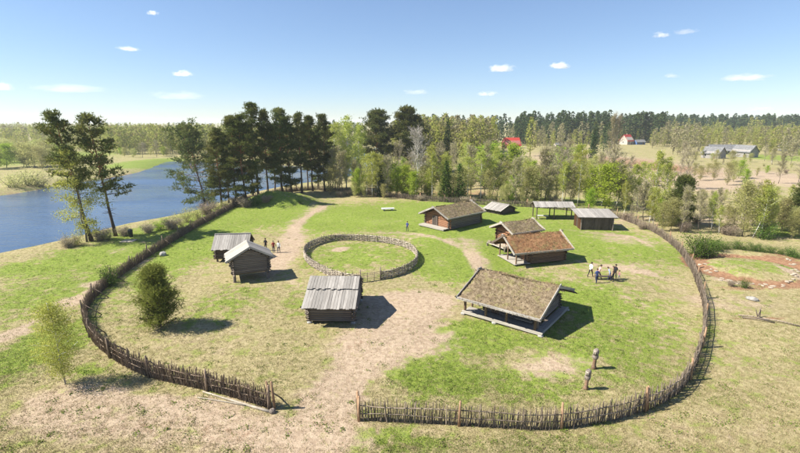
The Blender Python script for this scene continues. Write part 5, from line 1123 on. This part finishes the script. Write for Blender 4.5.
wood('horizon_wood', 'thin line of dark forest along the horizon', [(330, 860, 126.5, 132, 300, 14, 19, 40, 0), (-60, 860, 123.8, 126.5, 500, 14, 18, 26, 0)], MT['needle'], 'pine', 44)

# ------------------------------------------------------------------ grass tufts
def tufts(name, label, n, mat, seed, fn, hh, w):
    rng = np.random.default_rng(seed); 
    py = 185+ (470-185)*rng.random(n*3)**.75; px = rng.uniform(-20, 820, n*3)
    gx, gy = np.array([G(a, b) for a, b in zip(px, py)]).T; keep = rng.random(n*3) < fn(cover(gx, gy)); gx = gx[keep][:n]; gy = gy[keep][:n]; m = len(gx)
    z = zground(gx, gy); ok = z > -3.5; gx, gy, z = gx[ok], gy[ok], z[ok]; m = len(gx); k = 6
    C = np.repeat(np.stack([gx, gy, z-.01], 1), k, 0)+rng.normal(size=(m*k, 3))*np.array([.09, .09, 0]); D = rng.normal(size=(m*k, 3))*.5+np.array([0, 0, .8]); D /= np.linalg.norm(D, axis=1)[:, None]
    V, F = blades(C, D, hh*rng.uniform(.5, 1.3, m*k), w, rng); tag(link(name, np_mesh(name, V, F, mat)), label, 'grass', kind='stuff')
tufts('green_grass', 'short green grass tufts over the lawns', 42000, MT['grass_blade'], 71, lambda c: np.clip(c[:, 1]*1.1-c[:, 0]*1.2-c[:, 2], .03, 1), .11, .03)
tufts('dry_grass', 'dry straw-coloured grass tufts over the meadow', 42000, MT['dry_blade'], 72, lambda c: np.clip(.8-c[:, 1]*.7-c[:, 0]*.45, .08, 1), .11, .03)

def weeds(n, seed):
    rng = np.random.default_rng(seed); py = rng.uniform(235, 455, n); px = rng.uniform(-10, 810, n); C = []
    for a, b in zip(px, py):
        x, y = G(a, b); m = int(rng.integers(14, 40)); r_ = rng.uniform(.1, .3); C.append(np.array([x, y, zg(x, y)+.04])+rng.normal(size=(m, 3))*np.array([r_, r_, .04]))
    C = np.concatenate(C); C = C[C[:, 2] > -2]; V, F = leaves(C, .11, rng); tag(link('weeds', np_mesh('weeds', V, F, MT['grass_blade'])), 'low leafy weeds scattered over the lawns', 'weeds', kind='stuff')
weeds(420, 77)
# ------------------------------------------------------------------ clouds
def cloud(px, py, w, h, dens, seed, label):
    D = 7000.0; rng = np.random.default_rng(seed); u = (px-400)/FPX; v = (226.5-py)/FPX
    dirw = np.array([u, math.cos(PITCH)+v*math.sin(PITCH), -math.sin(PITCH)+v*math.cos(PITCH)]); c = np.array([0, 0, CAM_H])+dirw*D
    W = w*1.5*D/FPX; Hh = h*1.7*D/FPX; bm = bmesh.new(); mn = 'cloud_vapour_%g' % dens; mt = bpy.data.materials.get(mn)
    if not mt:
        mt, nt, out = new_mat(mn); tc = nt.nodes.new('ShaderNodeTexCoord'); oi = nt.nodes.new('ShaderNodeObjectInfo')
        ln = nt.nodes.new('ShaderNodeVectorMath'); ln.operation = 'LENGTH'; nt.links.new(tc.outputs['Object'], ln.inputs[0])
        mp = nt.nodes.new('ShaderNodeMapping'); mp.inputs['Scale'].default_value = (2.2, 1.6, 1.1); nt.links.new(tc.outputs['Object'], mp.inputs[0]); nt.links.new(oi.outputs['Location'], mp.inputs['Location'])
        nz = noise(nt, mp.outputs[0], 1.0, 4, .6)
        f = math_(nt, 'SUBTRACT', math_(nt, 'ADD', math_(nt, 'MULTIPLY', nz, 2.0), -.55), ln.outputs['Value'])
        pv = nt.nodes.new('ShaderNodeVolumePrincipled'); pv.inputs['Color'].default_value = (1, 1, 1, 1); pv.inputs['Anisotropy'].default_value = .2
        nt.links.new(math_(nt, 'MULTIPLY', ramp(nt, f, -.35, .35), dens*.75), pv.inputs['Density']); nt.links.new(pv.outputs[0], out.inputs['Volume'])
    bmesh.ops.create_icosphere(bm, subdivisions=3, radius=1)
    for q in bm.verts: q.co.z = max(q.co.z, -.45)
    me = bpy.data.meshes.new('cloud'); bm.to_mesh(me); bm.free(); me.materials.append(mt); o = link('cloud', me); o.location = c; o.scale = (W/2, W/2.6, Hh/2); tag(o, label, 'cloud', 'small fair-weather clouds')
for i, (px, py, w, h, d, lab) in enumerate([(153, 13, 10, 4, .02, 'small white cloud high at the upper left'), (129, 49, 18, 4, .012, 'thin flat cloud left of the centre, below a smaller high one'), (183, 74, 17, 5, .016, 'small white cloud above the riverside pines'), (502, 69, 22, 6, .016, 'white cloud just left of the brightest small cloud'), (560, 66, 17, 6, .02, 'brightest compact cloud right of the centre'), (661, 35, 14, 5, .012, 'faint cloud high on the right'), (686, 32, 20, 4, .005, 'wispy streak right of the faint high cloud'), (745, 78, 40, 6, .007, 'long flat cloud at the right'), (671, 76, 14, 4, .005, 'faint wisp left of the long flat cloud'), (417, 92, 24, 5, .003, 'faint low cloud near the middle of the horizon'), (487, 94, 18, 4, .008, 'small low cloud right of the middle'), (176, 96, 46, 8, .0013, 'broad faint wisp low above the river forest'), (70, 89, 60, 8, .001, 'broad faint wisp low at the left'), (4, 87, 16, 8, .008, 'cloud cut by the left edge'), (760, 109, 22, 4, .006, 'small cloud just above the right skyline')]):
    cloud(px, py, w, h, d, 90+i, lab)

# ------------------------------------------------------------------ air
hz, nt, out = new_mat('haze_air'); pv = nt.nodes.new('ShaderNodeVolumePrincipled'); pv.inputs['Color'].default_value = (.86, .92, 1, 1); pv.inputs['Density'].default_value = .00018; pv.inputs['Anisotropy'].default_value = .2; nt.links.new(pv.outputs[0], out.inputs['Volume'])
HAZE = MB().box((0, 4300, 12), (14600, 9800, 42)).build('haze', hz); tag(HAZE, kind='stuff')
